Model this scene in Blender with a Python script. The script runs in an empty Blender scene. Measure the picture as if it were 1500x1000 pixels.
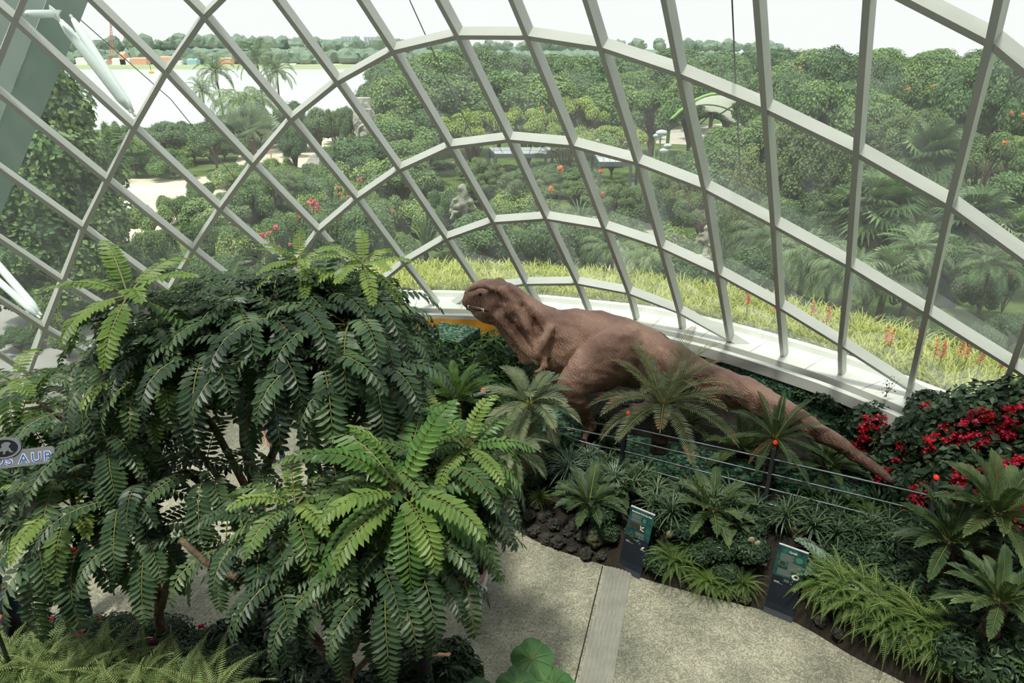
import bpy, bmesh, math, random
import numpy as np
from mathutils import Vector, Matrix, noise
R = math.radians
sc = bpy.context.scene
COL = sc.collection
rnd = random.Random(7)
V = lambda *a: np.array(a, float)

DUST_HAZE0, DUST_HAZE1, SKY, SUN, EXPO = .045, .11, 1.12, 3.5, 0.08
NODES=[[(-11.65,12.42,3.85),(-12.13,12.47,5.33),(-12.29,12.50,6.76),(-12.11,12.52,8.12),(-11.63,12.50,9.40),(-10.91,12.39,10.57),(-10.03,12.17,11.60),(-9.05,11.80,12.47),(-7.99,11.32,13.24),(-6.82,10.77,13.95),(-5.55,10.23,14.58),(-4.18,9.70,15.06),(-2.75,9.18,15.35),(-1.29,8.65,15.42),(0.16,8.10,15.28),(1.55,7.50,14.91),(2.83,6.90,14.32),(3.97,6.31,13.50),(4.94,5.78,12.46),(5.73,5.31,11.19)],
[(-12.72,14.07,2.05),(-12.50,14.17,3.44),(-12.10,14.19,4.78),(-11.54,14.15,6.08),(-10.80,14.07,7.37),(-9.93,13.90,8.54),(-8.94,13.65,9.65),(-7.92,13.29,10.67),(-6.84,12.82,11.52),(-5.64,12.30,12.28),(-4.35,11.74,12.87),(-3.02,11.17,13.26),(-1.67,10.60,13.43),(-0.34,10.03,13.37),(0.99,9.46,13.12),(2.33,8.86,12.72),(3.65,8.24,12.17),(4.91,7.63,11.42),(6.02,7.08,10.41),(6.97,6.61,9.14)],
[(-13.25,15.78,0.26),(-12.50,15.87,1.56),(-11.70,15.85,2.81),(-10.84,15.76,4.07),(-9.93,15.63,5.39),(-8.97,15.39,6.52),(-7.96,15.07,7.66),(-6.88,14.69,8.77),(-5.75,14.25,9.76),(-4.54,13.74,10.51),(-3.26,13.18,11.07),(-1.95,12.60,11.38),(-0.64,12.00,11.45),(0.63,11.40,11.30),(1.89,10.80,10.97),(3.19,10.21,10.51),(4.52,9.62,9.96),(5.85,9.02,9.25),(7.07,8.47,8.28),(8.23,7.97,7.08)],
[(-13.21,17.56,-1.48),(-12.14,17.56,-0.30),(-11.08,17.49,0.89),(-10.04,17.35,2.12),(-9.03,17.13,3.38),(-8.04,16.83,4.57),(-7.02,16.45,5.68),(-5.92,16.05,6.79),(-4.77,15.59,7.81),(-3.56,15.09,8.59),(-2.27,14.55,9.18),(-0.94,13.97,9.44),(0.35,13.36,9.42),(1.61,12.74,9.23),(2.85,12.14,8.83),(4.13,11.55,8.32),(5.45,11.00,7.71),(6.77,10.48,7.00),(8.13,9.92,6.07),(9.49,9.41,5.04)],
[(-12.65,19.36,-3.19),(-11.42,19.26,-2.11),(-10.24,19.10,-0.99),(-9.13,18.88,0.19),(-8.07,18.59,1.39),(-7.05,18.25,2.59),(-6.02,17.85,3.77),(-4.98,17.40,4.91),(-3.80,16.91,5.84),(-2.61,16.39,6.63),(-1.34,15.86,7.22),(-0.00,15.30,7.44),(1.34,14.70,7.39),(2.60,14.09,7.13),(3.85,13.49,6.72),(5.08,12.92,6.14),(6.38,12.37,5.49),(7.73,11.89,4.73),(9.22,11.40,3.88),(10.66,10.89,3.01)],
[(-11.64,21.15,-4.82),(-10.38,20.93,-3.85),(-9.20,20.66,-2.82),(-8.08,20.35,-1.73),(-7.03,20.00,-0.60),(-6.02,19.61,0.58),(-5.03,19.18,1.77),(-4.03,18.70,2.90),(-2.94,18.18,3.85),(-1.71,17.65,4.67),(-0.43,17.12,5.23),(0.89,16.57,5.45),(2.26,16.01,5.35),(3.52,15.45,5.04),(4.74,14.88,4.58),(6.00,14.30,3.99),(7.25,13.75,3.31),(8.62,13.21,2.51),(10.11,12.77,1.73),(11.63,12.39,0.99)],
[(-10.20,22.92,-6.37),(-9.04,22.56,-5.51),(-7.94,22.18,-4.59),(-6.89,21.78,-3.61),(-5.90,21.36,-2.57),(-4.96,20.91,-1.48),(-4.04,20.44,-0.35),(-3.10,19.95,0.80),(-2.09,19.46,1.94),(-0.94,18.92,2.88),(0.43,18.29,3.23),(1.81,17.76,3.42),(3.17,17.30,3.30),(4.45,16.81,2.94),(5.67,16.25,2.39),(6.87,15.65,1.77),(8.12,15.04,1.10),(9.44,14.50,0.37),(10.85,14.10,-0.35),(12.34,13.87,-1.05)]]

# ------------------------------------------------------------------ camera
H = 9.0; PITCH = R(22.8)
Fv = V(0, math.cos(PITCH), -math.sin(PITCH)); Uv = V(0, math.sin(PITCH), math.cos(PITCH))
cam = bpy.data.objects.new('camera', bpy.data.cameras.new('camera')); COL.objects.link(cam)
cam.location = (0, 0, H); cam.rotation_euler = (R(90) - PITCH, 0, 0)
cam.data.lens = 24; cam.data.sensor_width = 36; cam.data.clip_start = .1; cam.data.clip_end = 6000
sc.camera = cam
def atY(px, py, Y):          # survey helper: a sight line met at distance Y
    d = Fv * 1000 + V(px - 750, 0, 0) + Uv * (500 - py); t = Y / d[1]
    return V(d[0] * t, Y, H + d[2] * t)
def atZ(px, py, z):
    d = Fv * 1000 + V(px - 750, 0, 0) + Uv * (500 - py); t = (z - H) / d[2]
    return V(d[0] * t, d[1] * t, z)

# ------------------------------------------------------------------ materials
def mat(name):
    m = bpy.data.materials.new(name); m.use_nodes = True
    nt = m.node_tree; nt.nodes.clear()
    return m, nt, nt.nodes, nt.links
def lin(c):
    return tuple(((x / 255 / 12.92) if x / 255 <= .04045 else ((x / 255 + .055) / 1.055) ** 2.4) for x in c) + (1,)
def ramp(N, c, pos=None):
    r = N.new('ShaderNodeValToRGB'); e = r.color_ramp.elements
    while len(e) < len(c): e.new(.5)
    for i, k in enumerate(c):
        e[i].position = pos[i] if pos else i / (len(c) - 1); e[i].color = lin(k)
    return r
MATS = {}
def leafmat(name, cols, rough=.5, trans=.3, scale=3., spec=.4, rand=True):
    if 'flower' not in name: cols = [tuple(.84 * x + .16 * (.3 * c[0] + .6 * c[1] + .1 * c[2]) for x in c) for c in cols]
    m, nt, N, L = mat(name)
    out = N.new('ShaderNodeOutputMaterial'); p = N.new('ShaderNodeBsdfPrincipled')
    tex = N.new('ShaderNodeTexNoise'); tex.inputs['Scale'].default_value = scale; tex.inputs['Detail'].default_value = 3
    geo = N.new('ShaderNodeNewGeometry'); L.new(geo.outputs['Position'], tex.inputs['Vector'])
    mr = N.new('ShaderNodeMath'); mr.operation = 'MULTIPLY_ADD'; mr.inputs[1].default_value = 1.9; mr.inputs[2].default_value = -.45
    L.new(tex.outputs['Fac'], mr.inputs[0])
    add = N.new('ShaderNodeMath'); add.operation = 'ADD'
    oi = N.new('ShaderNodeObjectInfo'); mm = N.new('ShaderNodeMath'); mm.operation = 'MULTIPLY_ADD'; mm.inputs[1].default_value = .5 if rand else 0; mm.inputs[2].default_value = -.25 if rand else 0
    L.new(oi.outputs['Random'], mm.inputs[0]); L.new(mr.outputs[0], add.inputs[0]); L.new(mm.outputs[0], add.inputs[1])
    r = ramp(N, cols); L.new(add.outputs[0], r.inputs[0])
    L.new(r.outputs[0], p.inputs['Base Color']); p.inputs['Roughness'].default_value = rough; p.inputs['Specular IOR Level'].default_value = spec
    if trans:
        t = N.new('ShaderNodeBsdfTranslucent'); mix = N.new('ShaderNodeMixShader'); mix.inputs[0].default_value = trans
        g = N.new('ShaderNodeMix'); g.data_type = 'RGBA'; g.blend_type = 'MULTIPLY'; g.inputs[0].default_value = 1; g.inputs[7].default_value = (1, 1, .96, 1) if name == 'membrane' else (1.0, 1.08, .68, 1)
        L.new(r.outputs[0], g.inputs[6]); L.new(g.outputs[2], t.inputs[0])
        L.new(p.outputs[0], mix.inputs[1]); L.new(t.outputs[0], mix.inputs[2]); L.new(mix.outputs[0], out.inputs[0])
    else: L.new(p.outputs[0], out.inputs[0])
    MATS[name] = m; return m
def solid(name, cols, rough=.6, scale=8., bump=0., bscale=None, metal=0., spec=.5, coord='Position', detail=4):
    m, nt, N, L = mat(name)
    out = N.new('ShaderNodeOutputMaterial'); p = N.new('ShaderNodeBsdfPrincipled')
    tex = N.new('ShaderNodeTexNoise'); tex.inputs['Scale'].default_value = scale; tex.inputs['Detail'].default_value = detail
    geo = N.new('ShaderNodeNewGeometry'); L.new(geo.outputs['Position'], tex.inputs['Vector'])
    if len(cols) == 1: cols = [cols[0], cols[0]]
    r = ramp(N, cols, [.3 + .4 * i / (len(cols) - 1) for i in range(len(cols))]); L.new(tex.outputs['Fac'], r.inputs[0]); L.new(r.outputs[0], p.inputs['Base Color'])
    p.inputs['Roughness'].default_value = rough; p.inputs['Metallic'].default_value = metal; p.inputs['Specular IOR Level'].default_value = spec
    if bump:
        t2 = N.new('ShaderNodeTexNoise'); t2.inputs['Scale'].default_value = bscale or scale * 2; t2.inputs['Detail'].default_value = 5
        L.new(geo.outputs['Position'], t2.inputs['Vector']); b = N.new('ShaderNodeBump'); b.inputs['Strength'].default_value = bump; b.inputs['Distance'].default_value = .05
        L.new(t2.outputs['Fac'], b.inputs['Height']); L.new(b.outputs[0], p.inputs['Normal'])
    L.new(p.outputs[0], out.inputs[0]); MATS[name] = m; return m

leafmat('tree_leaf', [(40, 62, 46), (62, 92, 60), (94, 124, 76)], rough=.42, trans=.22, scale=1.6)
leafmat('tree_leaf_young', [(88, 124, 54), (118, 152, 66), (148, 176, 84)], rough=.45, trans=.35, scale=2.5)
leafmat('tree_leaf_bright', [(58, 96, 44), (86, 132, 56), (122, 164, 72)], rough=.42, trans=.3, scale=2.2)
leafmat('tree_leaf_mid', [(52, 82, 46), (78, 112, 56), (108, 142, 72)], rough=.42, trans=.28, scale=2)
solid('rachis', [(120, 122, 60)], .6)
leafmat('cycad_leaf', [(44, 70, 40), (72, 100, 54), (108, 130, 70)], trans=.15, scale=3)
leafmat('cycad_grey', [(70, 92, 62), (104, 122, 84), (140, 146, 104)], trans=.15, scale=3)
leafmat('cycad_yellow', [(78, 96, 40), (112, 126, 56), (150, 150, 70)], trans=.2, scale=3)
leafmat('fern_leaf', [(46, 84, 34), (78, 120, 48), (116, 154, 66)], trans=.3, scale=4)
leafmat('fern_pale', [(88, 116, 60), (122, 148, 80), (150, 172, 100)], trans=.3, scale=4)
leafmat('strap_leaf', [(40, 64, 42), (70, 98, 62), (112, 138, 92)], trans=.15, scale=4)
leafmat('strap_blue', [(76, 104, 86), (104, 132, 108), (140, 164, 136)], trans=.15, scale=4)
leafmat('bush_leaf', [(30, 58, 32), (54, 88, 46), (90, 124, 66)], trans=.2, scale=5)
leafmat('dark_leaf', [(20, 38, 24), (32, 56, 34), (52, 80, 44)], trans=.15, scale=5)
leafmat('vine_leaf', [(28, 48, 32), (48, 76, 48), (84, 112, 76)], trans=.15, scale=4)
leafmat('lily_leaf', [(44, 90, 44), (60, 110, 52), (78, 128, 62)], trans=.25, scale=3)
leafmat('red_flower', [(170, 16, 40), (205, 24, 44), (222, 52, 84)], trans=.25, scale=9)
leafmat('magenta_flower', [(200, 20, 90), (225, 40, 110), (240, 80, 140)], trans=.25, scale=9)
leafmat('pink_flower', [(214, 90, 110), (236, 120, 136), (244, 150, 160)], trans=.25, scale=9)
leafmat('orange_flower', [(232, 124, 66), (240, 156, 92), (246, 184, 124)], trans=.25, scale=9)
leafmat('white_flower', [(214, 214, 206), (230, 230, 224), (244, 244, 240)], trans=.25, scale=9)
leafmat('brown_leaf', [(120, 72, 40), (164, 112, 62), (190, 140, 92)], trans=.15, scale=9)
# outdoor foliage
leafmat('crown_green', [(78, 118, 62), (108, 146, 76), (142, 172, 96)], trans=.25, scale=.5)
leafmat('crown_dark', [(56, 96, 58), (82, 122, 70), (112, 146, 88)], trans=.22, scale=.5)
leafmat('crown_light', [(104, 144, 68), (136, 168, 84), (166, 190, 104)], trans=.28, scale=.5)
leafmat('crown_lime', [(154, 180, 58), (184, 202, 74), (206, 218, 100)], trans=.3, scale=.5)
leafmat('crown_grey', [(96, 118, 90), (122, 142, 108), (148, 164, 130)], trans=.22, scale=.5)
leafmat('crown_olive', [(106, 122, 64), (134, 144, 80), (160, 166, 98)], trans=.22, scale=.5)
leafmat('crown_far', [(96, 128, 104), (112, 142, 114), (132, 158, 126)], trans=.1, scale=.04, rand=False)  # distance haze mixed into the leaf colour
leafmat('palm_green', [(76, 110, 68), (108, 142, 86), (148, 174, 112)], trans=.2, scale=1)
leafmat('palm_silver', [(96, 124, 100), (130, 154, 126), (164, 182, 152)], trans=.2, scale=1)
leafmat('strip_grass', [(160, 174, 62), (200, 208, 92), (226, 228, 136)], trans=.3, scale=1.5)
leafmat('strip_silver', [(124, 150, 120), (160, 180, 150), (196, 208, 184)], trans=.2, scale=1.5)
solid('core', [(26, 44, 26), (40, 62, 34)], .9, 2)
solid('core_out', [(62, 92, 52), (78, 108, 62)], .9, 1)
solid('bark', [(70, 60, 46), (112, 98, 76)], .9, 12, .6, 30)
solid('bark_pale', [(116, 108, 84), (156, 148, 120)], .85, 10, .5, 30)
solid('bark_dark', [(44, 36, 28), (84, 66, 48)], .95, 14, .8, 30)
solid('steel', [(196, 200, 192), (204, 208, 200)], .42, 1.5, spec=.4)
solid('ledge', [(214, 216, 208), (226, 228, 222)], .45, 1.2, spec=.3)
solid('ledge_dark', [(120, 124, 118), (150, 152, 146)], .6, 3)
solid('tube_white', [(226, 238, 234)], .35, 3)
solid('cable', [(90, 94, 92)], .5, 3)
solid('arch_lit', [(196, 216, 208), (204, 222, 214)], .5, .8)  # brighter side of the arch beam, its light put into the colour
solid('arch_shaded', [(136, 166, 152), (150, 176, 162)], .5, .8)  # same beam's darker side, shade put into the colour
solid('soil', [(22, 20, 15), (44, 38, 28)], 1, 5, .8, 20)
solid('rock', [(26, 27, 25), (66, 66, 58)], .85, 6, .9, 18)
solid('rock_moss', [(44, 48, 32), (84, 88, 58)], .9, 6, .9, 18)
solid('rail_steel', [(92, 102, 104), (112, 120, 120)], .35, 5, metal=.6)
solid('post_steel', [(44, 50, 52), (58, 64, 66)], .5, 5, metal=.3)
solid('sand', [(214, 204, 180), (232, 224, 204)], .95, .25)
solid('asphalt', [(150, 150, 146), (168, 168, 162)], .9, .5)
solid('asphalt_dark', [(88, 92, 92), (112, 114, 112)], .9, .6)
solid('yellow_paint', [(226, 176, 44)], .7)
solid('orange_cloth', [(226, 150, 40), (244, 178, 66)], .7, 3)
solid('lawn', [(72, 96, 48), (108, 130, 62)], 1, .6)
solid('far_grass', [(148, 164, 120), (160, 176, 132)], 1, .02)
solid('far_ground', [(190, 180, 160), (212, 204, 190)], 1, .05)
solid('far_hill', [(98, 128, 112), (112, 140, 122)], 1, .02)  # bluish and pale: aerial haze painted into the base colour
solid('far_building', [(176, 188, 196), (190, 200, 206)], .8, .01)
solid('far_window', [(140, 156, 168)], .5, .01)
solid('crane_red', [(206, 120, 110)], .7)
solid('site_blue', [(146, 186, 188)], .7); solid('site_white', [(225, 228, 226)], .7); solid('site_orange', [(214, 168, 140)], .7)
solid('stone', [(150, 150, 138), (206, 204, 190)], .9, 3, 1.0, 5)
solid('scholar_stone', [(122, 124, 112), (196, 192, 174)], .9, 2.2, 1.0, 6)
leafmat('membrane', [(226, 228, 216), (236, 236, 226)], .6, .55, rand=False)
solid('green_steel', [(150, 196, 110)], .5)
solid('concrete', [(196, 190, 176), (214, 208, 194)], .9, .5)
solid('drain', [(116, 118, 106), (138, 138, 124)], .8, 4)
solid('solar', [(196, 206, 208), (212, 220, 220)], .25, .4)
solid('solar_frame', [(96, 108, 110)], .5)
solid('bin_grey', [(62, 74, 80), (78, 90, 94)], .6)
solid('red_paint', [(196, 66, 50)], .5); solid('white_paint', [(236, 236, 230)], .5); solid('black_paint', [(16, 18, 22)], .4)
solid('sign_pale', [(190, 186, 160)], .5); solid('sign_rust', [(122, 60, 44)], .6)
solid('board_navy', [(20, 26, 34), (26, 34, 42)], .6, 3, spec=.25); solid('board_panel', [(58, 72, 68), (66, 80, 74)], .45, 60)
solid('board_dark', [(22, 26, 24), (62, 66, 44)], .5, 20); solid('board_edge', [(176, 184, 184)], .4)
solid('board_green', [(60, 112, 84)], .5); solid('board_text', [(214, 220, 210)], .5); solid('board_small', [(120, 130, 124)], .5); solid('board_cyan', [(40, 160, 180)], .5)
solid('sign_silver', [(150, 158, 164), (176, 184, 188)], .3, 2, metal=.5); solid('letter_blue', [(48, 92, 178), (70, 120, 200)], .4, 6)
solid('skin', [(196, 150, 120)], .6); solid('hair', [(18, 15, 14)], .5)
solid('cloth_navy', [(26, 34, 66), (34, 44, 80)], .8, 8); solid('cloth_black', [(14, 14, 18), (24, 24, 30)], .85, 8); solid('cloth_teal', [(36, 60, 84)], .8)
solid('cloth_grey', [(120, 136, 122)], .85); solid('cloth_red', [(178, 18, 36), (200, 26, 46)], .8, 8); solid('cloth_white', [(214, 220, 226)], .8)
solid('mirror_dish', [(214, 224, 226)], .25, metal=.5)
solid('tooth', [(214, 204, 180)], .4); solid('claw', [(60, 44, 38)], .4); solid('eye', [(30, 20, 10)], .15); solid('mouth', [(60, 32, 30)], .6)

# red glass lamp
m, nt, N, L = mat('lamp_red'); o_ = N.new('ShaderNodeOutputMaterial'); p_ = N.new('ShaderNodeBsdfPrincipled'); p_.inputs['Base Color'].default_value = lin((220, 40, 24)); p_.inputs['Roughness'].default_value = .12
p_.inputs['Emission Color'].default_value = lin((255, 60, 30)); p_.inputs['Emission Strength'].default_value = .5; L.new(p_.outputs[0], o_.inputs[0]); MATS['lamp_red'] = m

# glazing: tinted clear glass, faint dust whose veil doubles as outdoor haze, mirror at glancing angles
m, nt, N, L = mat('glazing'); o_ = N.new('ShaderNodeOutputMaterial')
tr = N.new('ShaderNodeBsdfTransparent'); tr.inputs[0].default_value = (.82, .865, .84, 1)
gl = N.new('ShaderNodeBsdfGlossy'); gl.inputs[1].default_value = .03; gl.inputs[0].default_value = (.9, .95, .95, 1)
fr = N.new('ShaderNodeFresnel'); fr.inputs[0].default_value = 1.25
fm = N.new('ShaderNodeMath'); fm.operation = 'MULTIPLY'; fm.inputs[1].default_value = .16; L.new(fr.outputs[0], fm.inputs[0]); mx = N.new('ShaderNodeMixShader'); L.new(fm.outputs[0], mx.inputs[0]); L.new(tr.outputs[0], mx.inputs[1]); L.new(gl.outputs[0], mx.inputs[2])
du = N.new('ShaderNodeBsdfTranslucent'); du.inputs[0].default_value = (.88, .93, .9, 1)
tx = N.new('ShaderNodeTexNoise'); tx.inputs['Scale'].default_value = 1.3; tx.inputs['Detail'].default_value = 6; tx.inputs['Roughness'].default_value = .65
gp = N.new('ShaderNodeNewGeometry'); mp = N.new('ShaderNodeMapping'); mp.inputs['Scale'].default_value = (1.2, 1.2, .35); L.new(gp.outputs['Position'], mp.inputs[0]); L.new(mp.outputs[0], tx.inputs['Vector'])
mpr = N.new('ShaderNodeMapRange'); mpr.inputs[1].default_value = .4; mpr.inputs[2].default_value = .8; mpr.inputs[3].default_value = DUST_HAZE0; mpr.inputs[4].default_value = DUST_HAZE1
L.new(tx.outputs['Fac'], mpr.inputs[0])
mx2 = N.new('ShaderNodeMixShader'); L.new(mpr.outputs[0], mx2.inputs[0]); L.new(mx.outputs[0], mx2.inputs[1]); L.new(du.outputs[0], mx2.inputs[2]); L.new(mx2.outputs[0], o_.inputs[0]); MATS['glazing'] = m

# stamped concrete path
m, nt, N, L = mat('path'); o_ = N.new('ShaderNodeOutputMaterial'); p_ = N.new('ShaderNodeBsdfPrincipled')
gp = N.new('ShaderNodeNewGeometry'); n1 = N.new('ShaderNodeTexNoise'); n1.inputs['Scale'].default_value = .9; n1.inputs['Detail'].default_value = 8; L.new(gp.outputs['Position'], n1.inputs['Vector'])
r1 = ramp(N, [(118, 120, 104), (148, 148, 128), (172, 170, 148)], [.32, .5, .68]); L.new(n1.outputs['Fac'], r1.inputs[0])
n2 = N.new('ShaderNodeTexNoise'); n2.inputs['Scale'].default_value = 9; n2.inputs['Detail'].default_value = 2; n2.inputs['Distortion'].default_value = 2.2; L.new(gp.outputs['Position'], n2.inputs['Vector'])
r2 = ramp(N, [(255, 255, 255), (150, 150, 150), (255, 255, 255)], [.44, .5, .56]); L.new(n2.outputs['Fac'], r2.inputs[0])
mu = N.new('ShaderNodeMix'); mu.data_type = 'RGBA'; mu.blend_type = 'MULTIPLY'; mu.inputs[0].default_value = .65; L.new(r1.outputs[0], mu.inputs[6]); L.new(r2.outputs[0], mu.inputs[7])
L.new(mu.outputs[2], p_.inputs['Base Color']); p_.inputs['Roughness'].default_value = .85
bp = N.new('ShaderNodeBump'); bp.inputs['Strength'].default_value = .6; bp.inputs['Distance'].default_value = .03; L.new(r2.outputs[0], bp.inputs['Height']); L.new(bp.outputs[0], p_.inputs['Normal'])
L.new(p_.outputs[0], o_.inputs[0]); MATS['path'] = m

# camouflage netting: green scraps over brown over black
m, nt, N, L = mat('netting'); o_ = N.new('ShaderNodeOutputMaterial'); p_ = N.new('ShaderNodeBsdfPrincipled')
gp = N.new('ShaderNodeNewGeometry'); vo = N.new('ShaderNodeTexVoronoi'); vo.inputs['Scale'].default_value = 26
mp = N.new('ShaderNodeMapping'); mp.inputs['Scale'].default_value = (.7, .7, 1.5); L.new(gp.outputs['Position'], mp.inputs[0]); L.new(mp.outputs[0], vo.inputs['Vector'])
sp = N.new('ShaderNodeSeparateColor'); L.new(vo.outputs['Color'], sp.inputs[0])
r1 = ramp(N, [(14, 26, 20), (34, 78, 54), (62, 120, 84), (108, 158, 122), (120, 100, 84)], [0, .3, .55, .85, .93]); r1.color_ramp.interpolation = 'CONSTANT'
L.new(sp.outputs[0], r1.inputs[0]); L.new(r1.outputs[0], p_.inputs['Base Color']); p_.inputs['Roughness'].default_value = .7
bp = N.new('ShaderNodeBump'); bp.inputs['Strength'].default_value = 1; bp.inputs['Distance'].default_value = .04; L.new(sp.outputs[1], bp.inputs['Height']); L.new(bp.outputs[0], p_.inputs['Normal'])
L.new(p_.outputs[0], o_.inputs[0]); MATS['netting'] = m

# rubber dinosaur hide: fine wrinkle rings along the body, mottled pink brown
m, nt, N, L = mat('hide'); o_ = N.new('ShaderNodeOutputMaterial'); p_ = N.new('ShaderNodeBsdfPrincipled')
gp = N.new('ShaderNodeTexCoord'); n1 = N.new('ShaderNodeTexNoise'); n1.inputs['Scale'].default_value = .9; n1.inputs['Detail'].default_value = 6; n1.inputs['Distortion'].default_value = .4; L.new(gp.outputs['Object'], n1.inputs['Vector'])
r1 = ramp(N, [(98, 70, 59), (136, 103, 89), (162, 127, 111), (184, 152, 126)], [.3, .45, .58, .72]); L.new(n1.outputs['Fac'], r1.inputs[0])
wv = N.new('ShaderNodeTexWave'); wv.bands_direction = 'X'; wv.inputs['Scale'].default_value = 7; wv.inputs['Distortion'].default_value = 11; wv.inputs['Detail'].default_value = 5; wv.inputs['Detail Scale'].default_value = 1.2
mp = N.new('ShaderNodeMapping'); mp.inputs['Rotation'].default_value = (0, R(12), R(-28)); L.new(gp.outputs['Object'], mp.inputs[0]); L.new(mp.outputs[0], wv.inputs['Vector'])
r2 = ramp(N, [(214, 208, 204), (255, 255, 255)], [0, .4]); L.new(wv.outputs['Fac'], r2.inputs[0])
mu = N.new('ShaderNodeMix'); mu.data_type = 'RGBA'; mu.blend_type = 'MULTIPLY'; mu.inputs[0].default_value = .5; L.new(r1.outputs[0], mu.inputs[6]); L.new(r2.outputs[0], mu.inputs[7]); L.new(mu.outputs[2], p_.inputs['Base Color'])
n3 = N.new('ShaderNodeTexNoise'); n3.inputs['Scale'].default_value = 22; n3.inputs['Detail'].default_value = 4; L.new(gp.outputs['Object'], n3.inputs['Vector'])
ad = N.new('ShaderNodeMath'); ad.operation = 'MULTIPLY_ADD'; ad.inputs[1].default_value = .5; L.new(n3.outputs['Fac'], ad.inputs[0]); L.new(wv.outputs['Fac'], ad.inputs[2])
bp = N.new('ShaderNodeBump'); bp.inputs['Strength'].default_value = .6; bp.inputs['Distance'].default_value = .02; L.new(ad.outputs[0], bp.inputs['Height']); L.new(bp.outputs[0], p_.inputs['Normal'])
p_.inputs['Roughness'].default_value = .5; p_.inputs['Specular IOR Level'].default_value = .45; L.new(p_.outputs[0], o_.inputs[0]); MATS['hide'] = m

# lake
m, nt, N, L = mat('lake_water'); o_ = N.new('ShaderNodeOutputMaterial'); p_ = N.new('ShaderNodeBsdfPrincipled'); p_.inputs['Base Color'].default_value = lin((196, 206, 200)); p_.inputs['Roughness'].default_value = .25
gp = N.new('ShaderNodeNewGeometry'); n1 = N.new('ShaderNodeTexNoise'); n1.inputs['Scale'].default_value = .5; L.new(gp.outputs['Position'], n1.inputs['Vector']); bp = N.new('ShaderNodeBump'); bp.inputs['Strength'].default_value = .25; L.new(n1.outputs['Fac'], bp.inputs['Height']); L.new(bp.outputs[0], p_.inputs['Normal']); L.new(p_.outputs[0], o_.inputs[0]); MATS['lake_water'] = m
# printed board: teal forest haze fading to navy
m, nt, N, L = mat('board_teal'); o_ = N.new('ShaderNodeOutputMaterial'); p_ = N.new('ShaderNodeBsdfPrincipled'); gp = N.new('ShaderNodeTexCoord'); n1 = N.new('ShaderNodeTexNoise'); n1.inputs['Scale'].default_value = 7; n1.inputs['Detail'].default_value = 5; L.new(gp.outputs['Object'], n1.inputs['Vector'])
r1 = ramp(N, [(18, 38, 46), (26, 70, 68), (52, 104, 86)], [.3, .5, .75]); L.new(n1.outputs['Fac'], r1.inputs[0]); L.new(r1.outputs[0], p_.inputs['Base Color']); p_.inputs['Roughness'].default_value = .4; L.new(p_.outputs[0], o_.inputs[0]); MATS['board_teal'] = m

# ------------------------------------------------------------------ mesh builder
class MB:
    def __init__(s): s.v = []; s.f = []; s.m = []; s.n = 0; s.slots = []
    def slot(s, name):
        if name not in s.slots: s.slots.append(name)
        return s.slots.index(name)
    def add(s, vs, fs, mt):
        k = s.slot(mt); b = s.n
        s.v.extend([tuple(q) for q in vs]); s.n += len(vs)
        for f in fs: s.f.append(tuple(b + i for i in f)); s.m.append(k)
    def box(s, c, size, mt, M=None):
        hx, hy, hz = size[0] / 2, size[1] / 2, size[2] / 2
        vs = [V(x, y, z) for x in (-hx, hx) for y in (-hy, hy) for z in (-hz, hz)]
        if M is not None: vs = [M @ q for q in vs]
        s.add([q + np.array(c) for q in vs], [(0, 1, 3, 2), (4, 6, 7, 5), (0, 4, 5, 1), (2, 3, 7, 6), (0, 2, 6, 4), (1, 5, 7, 3)], mt)
    def tube(s, pts, rad, mt, seg=8, cap=True):
        pts = [np.array(p, float) for p in pts]; n = len(pts)
        if not hasattr(rad, '__len__'): rad = [rad] * n
        vs = []; prev = None
        for i, p in enumerate(pts):
            t = pts[min(i + 1, n - 1)] - pts[max(i - 1, 0)]; t = t / (np.linalg.norm(t) + 1e-9)
            a = prev if prev is not None else (V(1, 0, 0) if abs(t[0]) < .8 else V(0, 1, 0))
            a = a - t * (a @ t); a /= np.linalg.norm(a) + 1e-9; b = np.cross(t, a); prev = a
            for k in range(seg):
                th = 2 * math.pi * k / seg; vs.append(p + rad[i] * (math.cos(th) * a + math.sin(th) * b))
        fs = [(i * seg + k, i * seg + (k + 1) % seg, (i + 1) * seg + (k + 1) % seg, (i + 1) * seg + k) for i in range(n - 1) for k in range(seg)]
        if cap: fs += [tuple(reversed(range(seg))), tuple((n - 1) * seg + k for k in range(seg))]
        s.add(vs, fs, mt)
    def blob(s, c, r, mt, sub=2, amp=.15, fr=2., seed=0, squash=None):
        vs, fs = ico(sub); c = np.array(c); r = np.array(r if hasattr(r, '__len__') else (r, r, r), float); out = []
        for q in vs:
            d = 1 + amp * noise.noise(Vector(q * fr + seed * 7.3))
            out.append(c + q * r * d)
        s.add(out, fs, mt)
    def build(s, name, parent=None, smooth=False, loc=None):
        me = bpy.data.meshes.new(name); me.from_pydata(s.v, [], s.f)
        for k in s.slots: me.materials.append(MATS[k])
        me.polygons.foreach_set('material_index', s.m)
        if smooth: me.polygons.foreach_set('use_smooth', [True] * len(s.f))
        me.update()
        o = bpy.data.objects.new(name, me); COL.objects.link(o)
        if parent is not None: o.parent = parent
        if loc is not None: o.location = loc
        return o
_ico = {}
def ico(sub):
    if sub not in _ico:
        bm = bmesh.new(); bmesh.ops.create_icosphere(bm, subdivisions=sub, radius=1)
        bm.verts.ensure_lookup_table(); _ico[sub] = ([np.array(v.co) for v in bm.verts], [tuple(v.index for v in f.verts) for f in bm.faces]); bm.free()
    return _ico[sub]
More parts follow.
